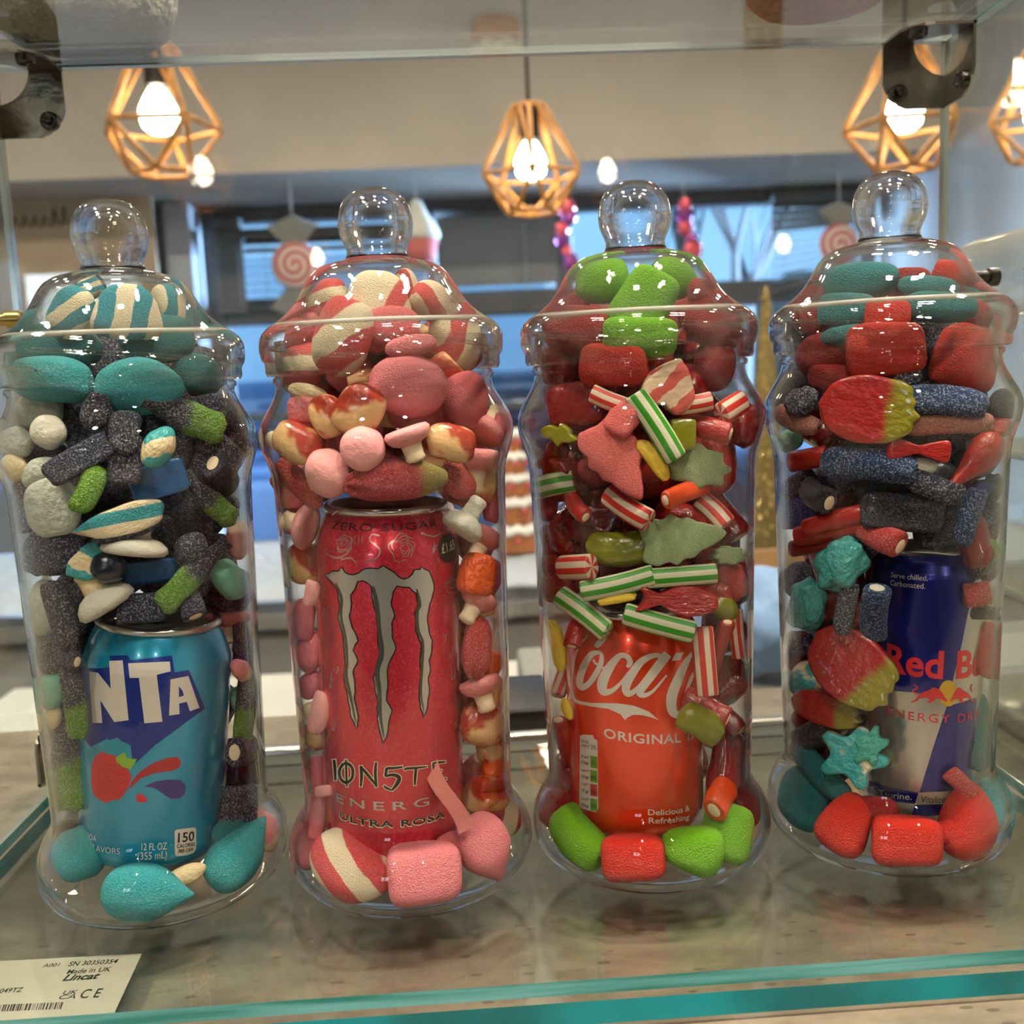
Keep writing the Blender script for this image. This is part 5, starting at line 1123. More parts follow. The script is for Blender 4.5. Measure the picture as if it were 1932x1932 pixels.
# ------------------------------------------------------------------ the sweets seen in each jar: name, kind, coating, picture point, length, width, turn, depth step, words
def jar_rows(j, suffix, rows):
    for rw in rows:
        name, kind, m, px, py, ln, wd, ang, lvl, lab = rw[:10]; ex = rw[10] if len(rw) > 10 else {}
        put(j, name, kind, m, px, py, ln, wd, ang, lvl, lab+suffix, th=ex.get('th'), fill_=ex.get('f'), face=ex.get('face', .5), group=ex.get('g'), nc=ex.get('nc', False), tilt=ex.get('tl', 34 if 'f' in ex and kind.startswith('tubule') else (28 if 'starred' in lab else 0)))
F = {'f': 'stemfoam'}; FW = {'f': 'white'}
jar_rows(0, ', blue-can jar', [
 ('marshmallow', 'wedge1', 'tealwhite', 240, 588, 104, 150, 90, 0.2, 'teal and cream striped marshmallow peak in the middle under the lid', {'th': 62}),
 ('marshmallow', 'cushion1', 'tealwhite2', 128, 582, 100, 84, 60, .1, 'leaning teal and cream striped marshmallow under the lid rim', {'th': 56}),
 ('marshmallow', 'cushion4', 'tealwhite2', 322, 582, 96, 78, -50, .4, 'teal and cream marshmallow tucked behind the striped peak under the lid', {'th': 56}),
 ('marshmallow', 'gumdrop1', 'tealwhite', 174, 543, 48, 42, 25, 1.0, 'small striped marshmallow end peeping over the striped peak'),
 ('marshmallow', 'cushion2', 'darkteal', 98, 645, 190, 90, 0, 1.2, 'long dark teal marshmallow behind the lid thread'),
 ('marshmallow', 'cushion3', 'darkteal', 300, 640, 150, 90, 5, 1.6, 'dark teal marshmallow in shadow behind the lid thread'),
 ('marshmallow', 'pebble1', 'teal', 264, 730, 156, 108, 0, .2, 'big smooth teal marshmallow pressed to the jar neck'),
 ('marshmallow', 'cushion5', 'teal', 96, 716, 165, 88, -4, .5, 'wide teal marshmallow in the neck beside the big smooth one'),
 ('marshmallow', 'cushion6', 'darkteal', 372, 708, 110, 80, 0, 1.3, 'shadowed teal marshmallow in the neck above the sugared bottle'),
 ('foam_sweet', 'pebble2', 'whitegrey', 76, 776, 108, 84, 10, .6, 'large grey-white foam pebble on the jar shoulder'),
 ('foam_sweet', 'pebble3', 'white', 92, 816, 66, 68, 70, .1, 'cream foam knob in front of the large grey-white pebble'),
 ('foam_sweet', 'pebble4', 'whitegrey', 30, 836, 80, 62, 0, .5, 'pale foam pebble at the outer shoulder edge'),
 ('foam_sweet', 'pebble5', 'cream', 26, 882, 58, 52, 0, .1, 'small cream foam knob below the shoulder edge'),
 ('sugared_gummy', 'lump1', 'navygrey', 182, 776, 66, 56, 80, .1, 'stubby grey sugared gummy under the smooth teal marshmallow'),
 ('sugared_gummy', 'finger2', 'navygrey', 236, 816, 84, 58, 90, .3, 'upright dark sugared stub at the jar shoulder'),
 ('gummy_bottle', 'bottle1', 'navylime', 350, 782, 165, 66, -18, .1, 'dark sugared bottle gummy with a green end across the shoulder'),
 ('sugared_gummy', 'finger1', 'navy', 452, 820, 88, 62, -60, .3, 'dark sugared gummy curled at the shoulder edge next to the pink-can jar'),
 ('sugared_gummy', 'brick1', 'navy', 140, 868, 135, 52, 30, .1, 'slanting flat navy sugared brick above the white disc'),
 ('sugared_gummy', 'brick2', 'navygrey', 236, 866, 95, 62, 88, .6, 'upright dark sugared brick in the jar middle'),
 ('swirl_gummy', 'pebble6', 'tealcream', 299, 844, 86, 58, 62, .1, 'teal and cream swirled pebble gummy in the jar middle'),
 ('sugared_gummy', 'brick3', 'navygrey', 422, 852, 88, 52, -28, .3, 'dark sugared block above the filled tube with a white core'),
 ('jelly_block', 'brick4', 'bluejelly', 298, 906, 104, 66, 14, .9, 'translucent blue jelly block in the dark middle of the jar', {'th': 30}),
 ('filled_tube', 'tubule1', 'navy', 418, 894, 96, 54, 160, .2, 'dark sugared tube with its white core facing out below the shoulder', F),
 ('sugared_gummy', 'finger3', 'limesugar', 166, 922, 100, 46, 66, .0, 'all-green sugared gummy tip beside the white disc'),
 ('foam_sweet', 'cushion7', 'whitegrey', 87, 958, 104, 112, 10, .0, 'round white foam disc against the wall', {'th': 34}),
 ('foam_sweet', 'pebble7', 'whitegrey', 74, 892, 78, 56, 30, .7, 'pale foam pebble just above the white disc'),
 ('sugared_gummy', 'finger4', 'navygrey', 28, 956, 104, 34, 92, .3, 'thin dark sugared stick outside the white disc'),
 ('gummy_bottle', 'bottle2', 'navylime', 404, 940, 132, 48, -34, .2, 'slim sugared bottle with green end pointing down to the jar edge'),
 ('shark_gummy', 'shark1', 'trishark', 218, 985, 164, 60, 13, .0, 'white, teal and dark shark gummy above the white mushroom', {'th': 44}),
 ('sugared_gummy', 'finger5', 'navy', 236, 1000, 120, 34, 13, .2, 'dark sugared layer under the white and teal shark gummy'),
 ('foam_mushroom', 'cap1', 'white', 252, 1030, 128, 70, 84, .0, 'upturned white foam mushroom in front of the jar middle', {'f': 'white'}),
 ('sugared_gummy', 'lump2', 'navygrey', 36, 1046, 78, 60, 80, .3, 'dark sugared lump at the wall below the thin stick'),
 ('sugared_gummy', 'lump3', 'navy', 112, 1046, 92, 76, 20, .2, 'large dark sugared lump right under the white disc'),
 ('shark_gummy', 'shark2', 'tealcream', 166, 1062, 80, 62, 30, .4, 'teal shark gummy tail behind the standing white mushroom'),
 ('jelly_sweet', 'pebble8', 'darkjelly', 204, 1070, 60, 66, 80, .2, 'glossy dark jelly bead with a light streak'),
 ('jelly_block', 'brick5', 'bluejelly', 282, 1078, 100, 44, 5, 1.4, 'deep blue jelly block behind the upturned mushroom cap'),
 ('sugared_gummy', 'pebble9', 'navygrey', 362, 1034, 66, 58, 20, .3, 'round sugared ball above the green-ended bottle'),
 ('gummy_bottle', 'bottle3', 'navylime', 378, 1082, 178, 52, 218, .0, 'long sugared bottle with bright green end just above the can'),
 ('jelly_sweet', 'cushion8', 'mint', 433, 1094, 82, 60, -35, .2, 'mint-teal smooth gummy beside the long green-ended bottle'),
 ('foam_sweet', 'pebble10', 'rosefoam', 456, 1018, 76, 52, 80, .6, 'pinkish white foam piece at the wall above the mint gummy'),
 ('sugared_gummy', 'lump4', 'navy', 458, 1104, 56, 46, 60, .9, 'dark sugared nub behind the mint gummy'),
 ('foam_mushroom', 'cap2', 'white', 186, 1130, 116, 92, 122, .0, 'tilted white foam mushroom over the can edge', {'f': 'cream'}),
 ('foam_sweet', 'pebble11', 'whitegrey', 80, 1146, 110, 74, 80, .5, 'white foam piece behind the leaning dark tube'),
 ('sugared_gummy', 'finger6', 'navygrey', 114, 1158, 128, 50, -74, .0, 'long dark sugared stick leaning by the white foam piece'),
 ('sugared_gummy', 'brick6', 'navy', 267, 1146, 88, 54, 0, .5, 'dark sugared brick sitting on the can top'),
 ('filled_tube', 'tubule2', 'navy', 356, 1136, 66, 48, -70, .4, 'short dark tube with white core resting on the can top', F),
 ('foam_mushroom', 'cap3', 'rosefoam', 440, 1146, 94, 62, 268, .2, 'cream foam mushroom with stem down beside the can shoulder'),
 ('sugared_gummy', 'finger7', 'navy', 450, 1204, 66, 32, 70, .5, 'small dark sugared stub under the cream mushroom'),
 ('sugared_gummy', 'lump5', 'navygrey', 92, 1236, 84, 66, 20, .3, 'grey sugared lump left of the can logo'),
 ('filled_tube', 'tubule3', 'navy', 130, 1242, 58, 36, -10, .1, 'dark tube whose white core points at the can logo', F),
 ('jelly_sweet', 'pebble12', 'mint', 84, 1300, 84, 60, 75, .3, 'mint green foam drop beside the can logo'),
 ('gummy_bottle', 'finger8', 'navylime', 138, 1326, 136, 44, -82, .0, 'slim sugared gummy with green tip beside the can logo'),
 ('foam_sweet', 'pebble13', 'cream', 102, 1350, 48, 36, 85, .4, 'small cream foam knob behind the slim green-tipped gummy'),
 ('gummy_bottle', 'bottle4', 'navylime', 128, 1450, 195, 74, -78, .1, 'big grey and green sugared bottle beside the raspberry print'),
 ('sugared_gummy', 'finger9', 'indigo', 456, 1236, 78, 44, 60, .3, 'violet-blue sugared stub beside the can shoulder'),
 ('foam_sweet', 'pebble14', 'rosefoam', 450, 1264, 52, 36, -30, .2, 'cream foam chip below the violet stub'),
 ('gummy_bottle', 'finger10', 'navylime', 464, 1332, 150, 42, 248, .1, 'narrow sugared gummy with green foot at the wall beside the can'),
 ('jelly_sweet', 'pebble15', 'mint', 444, 1318, 50, 32, 80, .6, 'teal chip between the can and the narrow gummy'),
 ('filled_tube', 'tubule4', 'navygrey', 460, 1416, 80, 56, 184, .0, 'sugared tube with long white core beside the red splash print', F),
 ('sugared_gummy', 'brick7', 'darkjelly', 454, 1458, 60, 44, 0, .4, 'dark gummy stub below the tube with the long white core'),
 ('sugared_gummy', 'brick8', 'navygrey', 450, 1518, 82, 66, 80, .1, 'dark sugared barrel near the foot of the can'),
 ('foam_sweet', 'pebble16', 'rosefoam', 500, 1566, 86, 62, -50, .2, 'cream and pink foam sweet bulging into the jar foot'),
 ('sugared_gummy', 'brick9', 'blackgum', 130, 1590, 52, 48, 90, .2, 'dark square gummy in the jar foot beside the can'),
 ('marshmallow', 'cushion9', 'teal', 122, 1630, 108, 104, 20, .1, 'round teal marshmallow in the outer curve of the jar foot'),
 ('marshmallow', 'drop1', 'teal', 244, 1686, 150, 118, -5, .0, 'pointed teal marshmallow at the front of the jar foot'),
 ('marshmallow', 'drop2', 'teal', 456, 1634, 142, 108, 40, .0, 'tilted teal marshmallow in the jar foot next to the pink-can jar'),
 ('marshmallow', 'pebble17', 'darkteal', 430, 1570, 80, 60, 30, .7, 'teal marshmallow behind the tilted one in the jar foot'),
 ('foam_sweet', 'pebble18', 'cream', 350, 1652, 80, 40, 15, .9, 'cream foam sweet wedged under the can'),
])
jar_rows(1, ', pink-can jar', [
 ('marshmallow', 'wedge2', 'redcream', 712, 562, 104, 150, 92, .5, 'cream marshmallow with one red stripe at the top under the lid', {'th': 80}),
 ('marshmallow', 'cushion10', 'redwhite', 612, 572, 110, 70, 28, .4, 'slanting red striped marshmallow under the lid beside the top one', {'th': 60}),
 ('marshmallow', 'cushion11', 'redwhite2', 826, 572, 116, 70, -18, .3, 'red and cream marshmallow with a red crest under the lid', {'th': 60}),
 ('marshmallow', 'cushion12', 'redwhite', 770, 546, 80, 54, -40, 1.4, 'striped marshmallow end behind the top one under the lid'),
 ('marshmallow', 'cushion13', 'redwhite2', 645, 632, 150, 110, 70, .5, 'wide red and cream striped marshmallow behind the lid thread'),
 ('marshmallow', 'cushion14', 'redwhite2', 872, 630, 130, 110, -50, .5, 'striped marshmallow behind the lid rim towards the red-can jar'),
 ('marshmallow', 'cushion15', 'pinkdeep', 738, 618, 110, 80, 0, 1.2, 'red-pink marshmallow in the dark middle behind the lid thread'),
 ('marshmallow', 'cushion16', 'redwhite', 562, 694, 110, 84, 20, .5, 'red and cream marshmallow at the neck edge'),
 ('marshmallow', 'pebble19', 'pinkm', 772, 728, 150, 126, 0, .0, 'big round sugared pink marshmallow pressed to the neck'),
 ('marshmallow', 'cushion17', 'pinkm', 776, 652, 96, 40, 10, .6, 'pink marshmallow end just above the big round pink one'),
 ('marshmallow', 'pebble20', 'pinkdeep', 876, 752, 104, 110, 60, .3, 'deep pink marshmallow beside the big round one in the neck'),
 ('heart_sweet', 'pebble21', 'cream', 584, 746, 92, 42, -15, .5, 'cream foam sliver at the neck below the striped marshmallow'),
 ('foam_sweet', 'gumdrop2', 'pinkgum', 574, 774, 60, 54, 0, .3, 'pinkish gummy knob at the shoulder'),
 ('heart_sweet', 'cushion51', 'heartmix', 676, 775, 104, 92, 60, .1, 'glossy red and cream heart sweet left of the big pink marshmallow', {'th': 56}),
 ('heart_sweet', 'cushion52', 'heartmix', 618, 786, 66, 84, 20, .4, 'glossy heart sweet partly behind the one beside the pink marshmallow', {'th': 50}),
 ('heart_sweet', 'cushion53', 'heartmix', 562, 836, 104, 78, -20, .1, 'glossy red and yellow heart sweet at the shoulder edge', {'th': 56}),
 ('foam_sweet', 'pebble22', 'stemfoam', 516, 830, 40, 34, 0, .3, 'cream foam tip at the very shoulder edge'),
 ('foam_sweet', 'pebble23', 'pinkfoam', 684, 846, 86, 88, 20, .0, 'round pink foam ball with a small bump at the shoulder'),
 ('foam_sweet', 'pebble24', 'pinkfoam', 618, 893, 88, 98, 30, .0, 'smooth pink foam ball above the can rim'),
 ('foam_mushroom', 'cap4', 'pinkfoam', 774, 828, 92, 68, 290, .0, 'tilted pink foam mushroom under the big pink marshmallow'),
 ('heart_sweet', 'cushion54', 'heartmix', 850, 836, 100, 72, -12, .2, 'red and cream heart sweet behind the pink mushroom', {'th': 50}),
 ('foam_mushroom', 'cap5', 'rosefoam', 920, 806, 84, 70, 40, .3, 'pale pink mushroom at the shoulder next to the red-can jar'),
 ('foam_sweet', 'pebble25', 'pinkgum', 954, 806, 40, 58, 0, .2, 'pink foam edge touching the shoulder wall'),
 ('foam_mushroom', 'cap6', 'rosefoam', 906, 874, 92, 84, 268, .0, 'pink mushroom standing cap-up below the shoulder'),
 ('gummy_strawberry', 'berry1', 'berrysugar', 752, 905, 186, 88, 4, .0, 'big sugared strawberry gummy with green end on the can rim', {'th': 66}),
 ('gummy_strawberry', 'berry2', 'redsugar', 864, 908, 84, 70, -40, .5, 'sugared red gummy behind the green end of the big strawberry'),
 ('gummy_strawberry', 'berry3', 'redsugar', 566, 914, 124, 52, -38, .3, 'sloping sugared red gummy under the smooth pink ball'),
 ('foam_sweet', 'pebble26', 'pinkgum', 545, 932, 72, 56, -30, .2, 'smooth pink gummy at the wall below the sloping red one'),
 ('foam_mushroom', 'cap7', 'pinkfoam', 590, 1000, 92, 62, 168, .1, 'pink mushroom on its side beside the can shoulder'),
 ('foam_sweet', 'finger11', 'pinkgum', 548, 974, 70, 40, 80, .4, 'pink foam finger at the wall above the sideways mushroom'),
 ('heart_sweet', 'cushion55', 'heartmix', 554, 1068, 76, 82, 10, .1, 'dark red and cream heart sweet beside the claw emblem', {'th': 50}),
 ('foam_mushroom', 'cap8', 'white', 872, 984, 86, 78, 52, .0, 'white mushroom with stem up beside the price badge', {'f': 'white'}),
 ('foam_mushroom', 'cap9', 'rosefoam', 912, 1020, 78, 66, 230, .2, 'pale pink mushroom behind the white one by the price badge'),
 ('gummy_sweet', 'gumdrop3', 'orange', 902, 1084, 80, 72, 75, .0, 'bright orange gummy block beside the claw emblem'),
 ('foam_mushroom', 'cap10', 'rosefoam', 906, 1136, 78, 66, 230, .1, 'pink mushroom directly under the orange block'),
 ('foam_sweet', 'finger12', 'pinkgum', 932, 946, 78, 36, 80, .4, 'pink foam strip at the wall above the pale mushroom'),
 ('gummy_sweet', 'lump6', 'orange', 940, 908, 66, 34, 70, .6, 'orange gummy sliver at the wall below the shoulder'),
 ('gummy_strawberry', 'berry4', 'redsugar', 900, 1218, 116, 68, 80, .1, 'upright sugared red gummy beside the claw tips'),
 ('gummy_sweet', 'lump7', 'orange', 930, 1252, 50, 42, 40, .5, 'orange gummy bit behind the upright red one'),
 ('foam_mushroom', 'cap11', 'rosefoam', 914, 1300, 82, 66, 285, .0, 'pink mushroom facing out with its stem nub low', {'face': .2}),
 ('heart_sweet', 'cushion56', 'heartmix', 914, 1366, 82, 92, 70, .1, 'red and cream swirled heart sweet under the facing mushroom', {'th': 56}),
 ('heart_sweet', 'cushion57', 'heartmix', 926, 1412, 60, 60, 20, .3, 'smaller swirled heart sweet below the larger swirled one', {'th': 44}),
 ('gummy_sweet', 'lump8', 'orange', 930, 1446, 52, 46, 70, .2, 'orange-red gummy near the end of the pink belt'),
 ('foam_sweet', 'finger13', 'pinkfoam', 587, 1120, 50, 30, 78, .0, 'small pink foam nub against the can edge'),
 ('foam_sweet', 'finger14', 'pinkgum', 562, 1168, 80, 46, 80, .2, 'long pink foam piece at the wall below the dark heart'),
 ('foam_sweet', 'pebble27', 'pinkgum', 580, 1232, 84, 60, 80, .1, 'oval pink foam ball beside the lower claw'),
 ('foam_sweet', 'pebble28', 'pinkgum', 576, 1298, 64, 50, 40, .2, 'pink foam piece under the oval ball'),
 ('foam_sweet', 'finger15', 'pinkfoam', 596, 1350, 82, 40, 75, .0, 'slim pink foam petal against the can edge'),
 ('foam_sweet', 'pebble29', 'stemfoam', 572, 1342, 42, 34, 0, .4, 'cream foam tip behind the slim pink petal'),
 ('heart_sweet', 'cushion58', 'heartmix', 590, 1394, 62, 56, 30, .2, 'dark red sweet below the slim pink petal', {'th': 40}),
 ('foam_sweet', 'finger16', 'pinkgum', 594, 1460, 62, 36, 100, .1, 'pink foam stub beside the brand lettering'),
 ('foam_sweet', 'gumdrop4', 'pinkfoam', 606, 1494, 36, 24, 10, .0, 'tiny pink foam cap on the pink pencil end'),
 ('pencil_sweet', 'tubule5', 'pinkgum', 601, 1540, 88, 34, 90, .0, 'upright pink pencil sweet beside the can foot'),
 ('foam_sweet', 'pebble30', 'pinkdeep', 576, 1566, 90, 56, 80, .3, 'deep pink foam sweet where the jar foot widens'),
 ('candy_belt', 'strip1', 'belt', 874, 1496, 164, 30, -68, .0, 'flat pink sour belt bent across the can', {'th': 7, 'face': .25}),
 ('marshmallow', 'curl1', 'redwhite', 648, 1654, 162, 124, -32, .0, 'large red and cream striped marshmallow curling at the jar front', {'th': 78, 'nc': True}),
 ('marshmallow', 'gumdrop5', 'pinkm', 804, 1660, 142, 128, 5, .0, 'plump sugared pink marshmallow at the front of the jar foot', {'nc': True}),
 ('marshmallow', 'drop3', 'pinkm', 922, 1622, 124, 120, -60, .0, 'smooth pink marshmallow in the jar foot under the pink belt', {'nc': True}),
 ('marshmallow', 'cushion18', 'redwhite2', 942, 1526, 120, 104, -60, .3, 'red and cream marshmallow in the foot by the red-can jar'),
 ('marshmallow', 'cushion19', 'pinkdeep', 566, 1606, 70, 60, 60, .2, 'pink marshmallow edge behind the curling striped one'),
 ('marshmallow', 'pebble31', 'pinkdeep', 846, 1592, 60, 50, 0, 1.0, 'shadowed pink marshmallow tucked under the can'),
])
jar_rows(2, ', red-can jar', [
 ('marshmallow', 'cushion20', 'lime', 1136, 531, 108, 84, 10, .4, 'rounded green marshmallow on the outer side under the lid'),
 ('marshmallow', 'gumdrop6', 'lime', 1216, 556, 136, 112, 60, .2, 'broad green marshmallow in the middle under the lid'),
 ('marshmallow', 'drop4', 'lime', 1272, 526, 116, 82, -8, .9, 'pointed green marshmallow facing the silver-can jar under the lid'),
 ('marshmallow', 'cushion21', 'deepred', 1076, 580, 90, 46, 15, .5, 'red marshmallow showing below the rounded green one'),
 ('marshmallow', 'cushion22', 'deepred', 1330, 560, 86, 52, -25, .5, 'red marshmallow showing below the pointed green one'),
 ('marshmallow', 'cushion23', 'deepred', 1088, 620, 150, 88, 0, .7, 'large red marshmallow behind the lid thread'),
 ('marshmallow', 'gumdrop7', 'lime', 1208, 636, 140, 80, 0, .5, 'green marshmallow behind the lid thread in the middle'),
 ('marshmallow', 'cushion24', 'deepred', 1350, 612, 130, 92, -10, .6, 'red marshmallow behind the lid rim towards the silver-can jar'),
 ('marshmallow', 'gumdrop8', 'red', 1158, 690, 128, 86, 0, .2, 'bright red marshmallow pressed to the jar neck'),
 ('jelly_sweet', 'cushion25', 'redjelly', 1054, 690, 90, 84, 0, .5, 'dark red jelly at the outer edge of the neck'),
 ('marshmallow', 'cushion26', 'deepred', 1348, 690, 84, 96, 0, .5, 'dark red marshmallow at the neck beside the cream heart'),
 ('heart_sweet', 'heart9', 'heartpink', 1266, 726, 104, 104, 250, .0, 'cream heart sweet with faint pink stripes under the neck', {'th': 60}),
 ('cherry_jelly', 'gumdrop9', 'redjelly', 1076, 766, 118, 96, 10, .1, 'large dark red cherry jelly on the shoulder'),
 ('cherry_leaf', 'leaf1', 'olive', 1054, 820, 80, 44, -12, .1, 'olive jelly leaf below the large cherry jelly', {'th': 20}),
 ('candy_rod', 'rod1', 'redrod', 1156, 758, 88, 36, -20, .4, 'red and white striped rod lying under the bright red marshmallow'),
 ('candy_rod', 'rod2', 'greenrod', 1243, 805, 148, 46, -57, .0, 'steep green and white striped rod at the shoulder'),
 ('foam_tree', 'tree1', 'pinktree', 1162, 872, 168, 112, -58, .0, 'large pink sugared foam tree in front of the jar middle', {'th': 36, 'face': .35}),
 ('foam_tree', 'lump9', 'pinktree', 1176, 792, 72, 58, 50, .3, 'pink sugared foam piece behind the pink tree top'),
 ('jelly_sweet', 'brick10', 'olive', 1287, 820, 48, 60, 0, .6, 'olive yellow jelly block behind the steep striped rod'),
 ('foam_banana', 'banana1', 'yellow', 1232, 868, 92, 34, -52, .4, 'yellow foam banana beside the pink tree'),
 ('foam_tree', 'clover1', 'greentree', 1336, 880, 132, 84, -12, .0, 'pale green sugared foam leaf above the orange tube', {'th': 30, 'face': .3}),
 ('candy_rod', 'rod3', 'redrod', 1312, 762, 64, 36, 10, .4, 'short red and white rod under the cream heart'),
 ('candy_rod', 'rod4', 'redrod', 1380, 770, 80, 46, 200, .2, 'red and white rod with starred end at the shoulder edge'),
 ('filled_tube', 'tubule6', 'redtube', 1350, 808, 108, 44, -14, .1, 'glossy red tube with pale core pointing at the shoulder edge', F),
 ('jelly_sweet', 'lump10', 'redjelly', 1412, 800, 84, 58, 70, .2, 'dark red jelly at the shoulder touching the silver-can jar'),
 ('filled_tube', 'tubule7', 'orangetube', 1299, 931, 116, 38, 196, .0, 'orange-red tube with pale core between the two green foam leaves', F),
 ('candy_rod', 'rod5', 'redrod', 1184, 960, 108, 46, -30, .1, 'red and white rod with a starred end under the pink tree'),
 ('foam_tree', 'tree2', 'greentree', 1307, 1018, 164, 104, 8, .0, 'large pale green sugared foam tree in front of the jar middle', {'th': 34, 'face': .3}),
 ('foam_tree', 'clover2', 'greentree', 1374, 1048, 78, 36, 0, .3, 'pale green foam edge behind the large green tree'),
 ('filled_tube', 'tubule8', 'redjelly', 1390, 975, 98, 62, -65, .2, 'dark red tube with pale core at the wall by the green tree', F),
 ('candy_rod', 'rod6', 'redrod', 1346, 966, 70, 44, -50, .3, 'red and white starred rod end above the green tree'),
 ('jelly_sweet', 'fish1', 'redjelly', 1042, 896, 110, 84, -40, .2, 'dark red fish-shaped jelly under the olive leaf'),
 ('jelly_sweet', 'blob1', 'redjelly', 1044, 1010, 110, 96, 20, .2, 'broad dark red jelly at the wall in the jar middle'),
 ('jelly_sweet', 'pebble32', 'deepred', 1022, 1066, 58, 50, 0, .2, 'red jelly bead at the wall below the broad dark one'),
 ('jelly_sweet', 'pebble33', 'deepred', 1016, 956, 58, 48, 80, .4, 'dark red bead at the wall above the broad dark jelly'),
 ('candy_rod', 'rod7', 'greenrod', 1034, 914, 70, 44, 190, .1, 'green and white rod with starred end at the wall'),
 ('filled_tube', 'tubule9', 'redtube', 1090, 958, 70, 34, -30, .4, 'red tube whose pale core faces out of the dark jelly', F),
 ('jelly_sweet', 'finger17', 'olive', 1172, 1034, 130, 66, 3, .9, 'olive green jelly sausage left of the green tree'),
 ('jelly_sweet', 'blob2', 'maroon', 1110, 990, 120, 70, 10, 1.1, 'maroon jelly mass behind the olive sausage'),
 ('candy_rod', 'rod8', 'redrod', 1088, 1070, 92, 48, 6, .1, 'red and white rod with starred end left of the olive sausage'),
 ('candy_rod', 'rod9', 'greenrod', 1156, 1105, 142, 42, 14, .0, 'bent green and white rod above the can'),
 ('candy_rod', 'rod12', 'greenrod', 1298, 1090, 136, 40, 4, .0, 'straight green and white rod under the green tree'),
 ('foam_banana', 'banana2', 'yellow', 1164, 1130, 74, 22, 10, .4, 'thin yellow foam sliver under the bent green rod'),
 ('gummy_fish', 'fish2', 'fishred', 1278, 1132, 158, 62, -4, .3, 'red gummy fish lying above the can', {'th': 30}),
 ('candy_rod', 'rod10', 'greenrod', 1089, 1158, 124, 44, -28, .0, 'green and white rod with starred end at the can shoulder', {'tl': 8}),
 ('candy_rod', 'rod11', 'greenrod', 1248, 1179, 136, 44, -15, .0, 'green and white rod lying on the can shoulder'),
 ('sugared_gummy', 'finger18', 'pinktree', 1388, 1092, 80, 48, -50, .1, 'pink sugared gummy at the wall below the green tree'),
 ('jelly_sweet', 'lump11', 'redjelly', 1398, 1124, 70, 44, 10, .3, 'dark red jelly under the pink sugared gummy'),
 ('jelly_sweet', 'pebble34', 'olive', 1368, 1148, 62, 46, -20, .4, 'olive jelly at the nose of the gummy fish'),
 ('candy_rod', 'rod16', 'redrod', 1337, 1250, 130, 44, -86, .0, 'upright red and white striped rod covering the script lettering', {'face': .25}),
 ('candy_rod', 'rod17', 'redrod', 1391, 1196, 92, 32, -86, .2, 'thin red and white rod at the wall by the can shoulder'),
 ('filled_tube', 'tubule10', 'redtube', 1356, 1222, 120, 34, 90, .5, 'red tube with cream top behind the upright striped rod', F),
 ('foam_banana', 'banana3', 'yellow', 1047, 1218, 102, 34, -66, .0, 'yellow foam banana at the wall left of the script lettering'),
 ('filled_tube', 'tubule11', 'redtube', 1076, 1190, 66, 36, -88, .2, 'red tube with pale core hanging beside the yellow banana', F),
 ('candy_rod', 'rod20', 'redrod', 1048, 1288, 88, 38, -84, .1, 'red and white rod with starred end below the yellow banana'),
 ('jelly_sweet', 'pebble35', 'yellow', 1070, 1338, 42, 22, -60, .3, 'yellow foam chip beside the wave emblem'),
 ('filled_tube', 'tubule12', 'redtube', 1056, 1400, 100, 42, 82, .1, 'red tube with round pale core left of the nutrition panel', F),
 ('jelly_sweet', 'finger19', 'redjelly', 1046, 1470, 110, 56, 88, .2, 'dark red jelly at the wall beside the nutrition panel'),
 ('marshmallow', 'cushion27', 'deepred', 1034, 1518, 84, 86, 60, .2, 'red marshmallow at the outer curve above the green bean'),
 ('filled_tube', 'tubule13', 'redtube', 1352, 1340, 92, 46, -30, .1, 'red tube with oval pale core right of the lettering', F),
 ('filled_tube', 'tubule14', 'redjelly', 1376, 1352, 80, 40, -50, .3, 'second red tube with pale core behind the oval-cored one', F),
 ('jelly_sweet', 'finger20', 'olive', 1330, 1368, 92, 60, -30, .0, 'olive jelly bean right of the lettering'),
 ('candy_rod', 'rod22', 'redrod', 1398, 1376, 54, 42, 40, .2, 'red and white starred rod end at the wall by the olive bean'),
 ('jelly_sweet', 'finger21', 'redjelly', 1376, 1440, 120, 76, 70, .1, 'large dark red jelly between the can and the wall'),
 ('filled_tube', 'tubule15', 'orangetube', 1360, 1506, 74, 56, 215, .1, 'orange-red tube with pale core near the can foot', F),
 ('marshmallow', 'cushion28', 'deepred', 1426, 1516, 92, 70, 80, .3, 'red marshmallow in the foot by the silver-can jar'),
 ('marshmallow', 'finger23', 'lime', 1077, 1592, 126, 86, -38, .0, 'curved green marshmallow bean in the jar foot'),
 ('marshmallow', 'gumdrop10', 'red', 1189, 1630, 124, 94, 4, .0, 'red sugared marshmallow at the very front between green ones'),
 ('marshmallow', 'wedge3', 'lime', 1312, 1618, 124, 116, 168, .0, 'wedge-shaped green marshmallow at the front of the jar foot'),
 ('marshmallow', 'gumdrop11', 'lime', 1382, 1578, 112, 104, 70, .1, 'upper green marshmallow in the foot beside the can'),
])
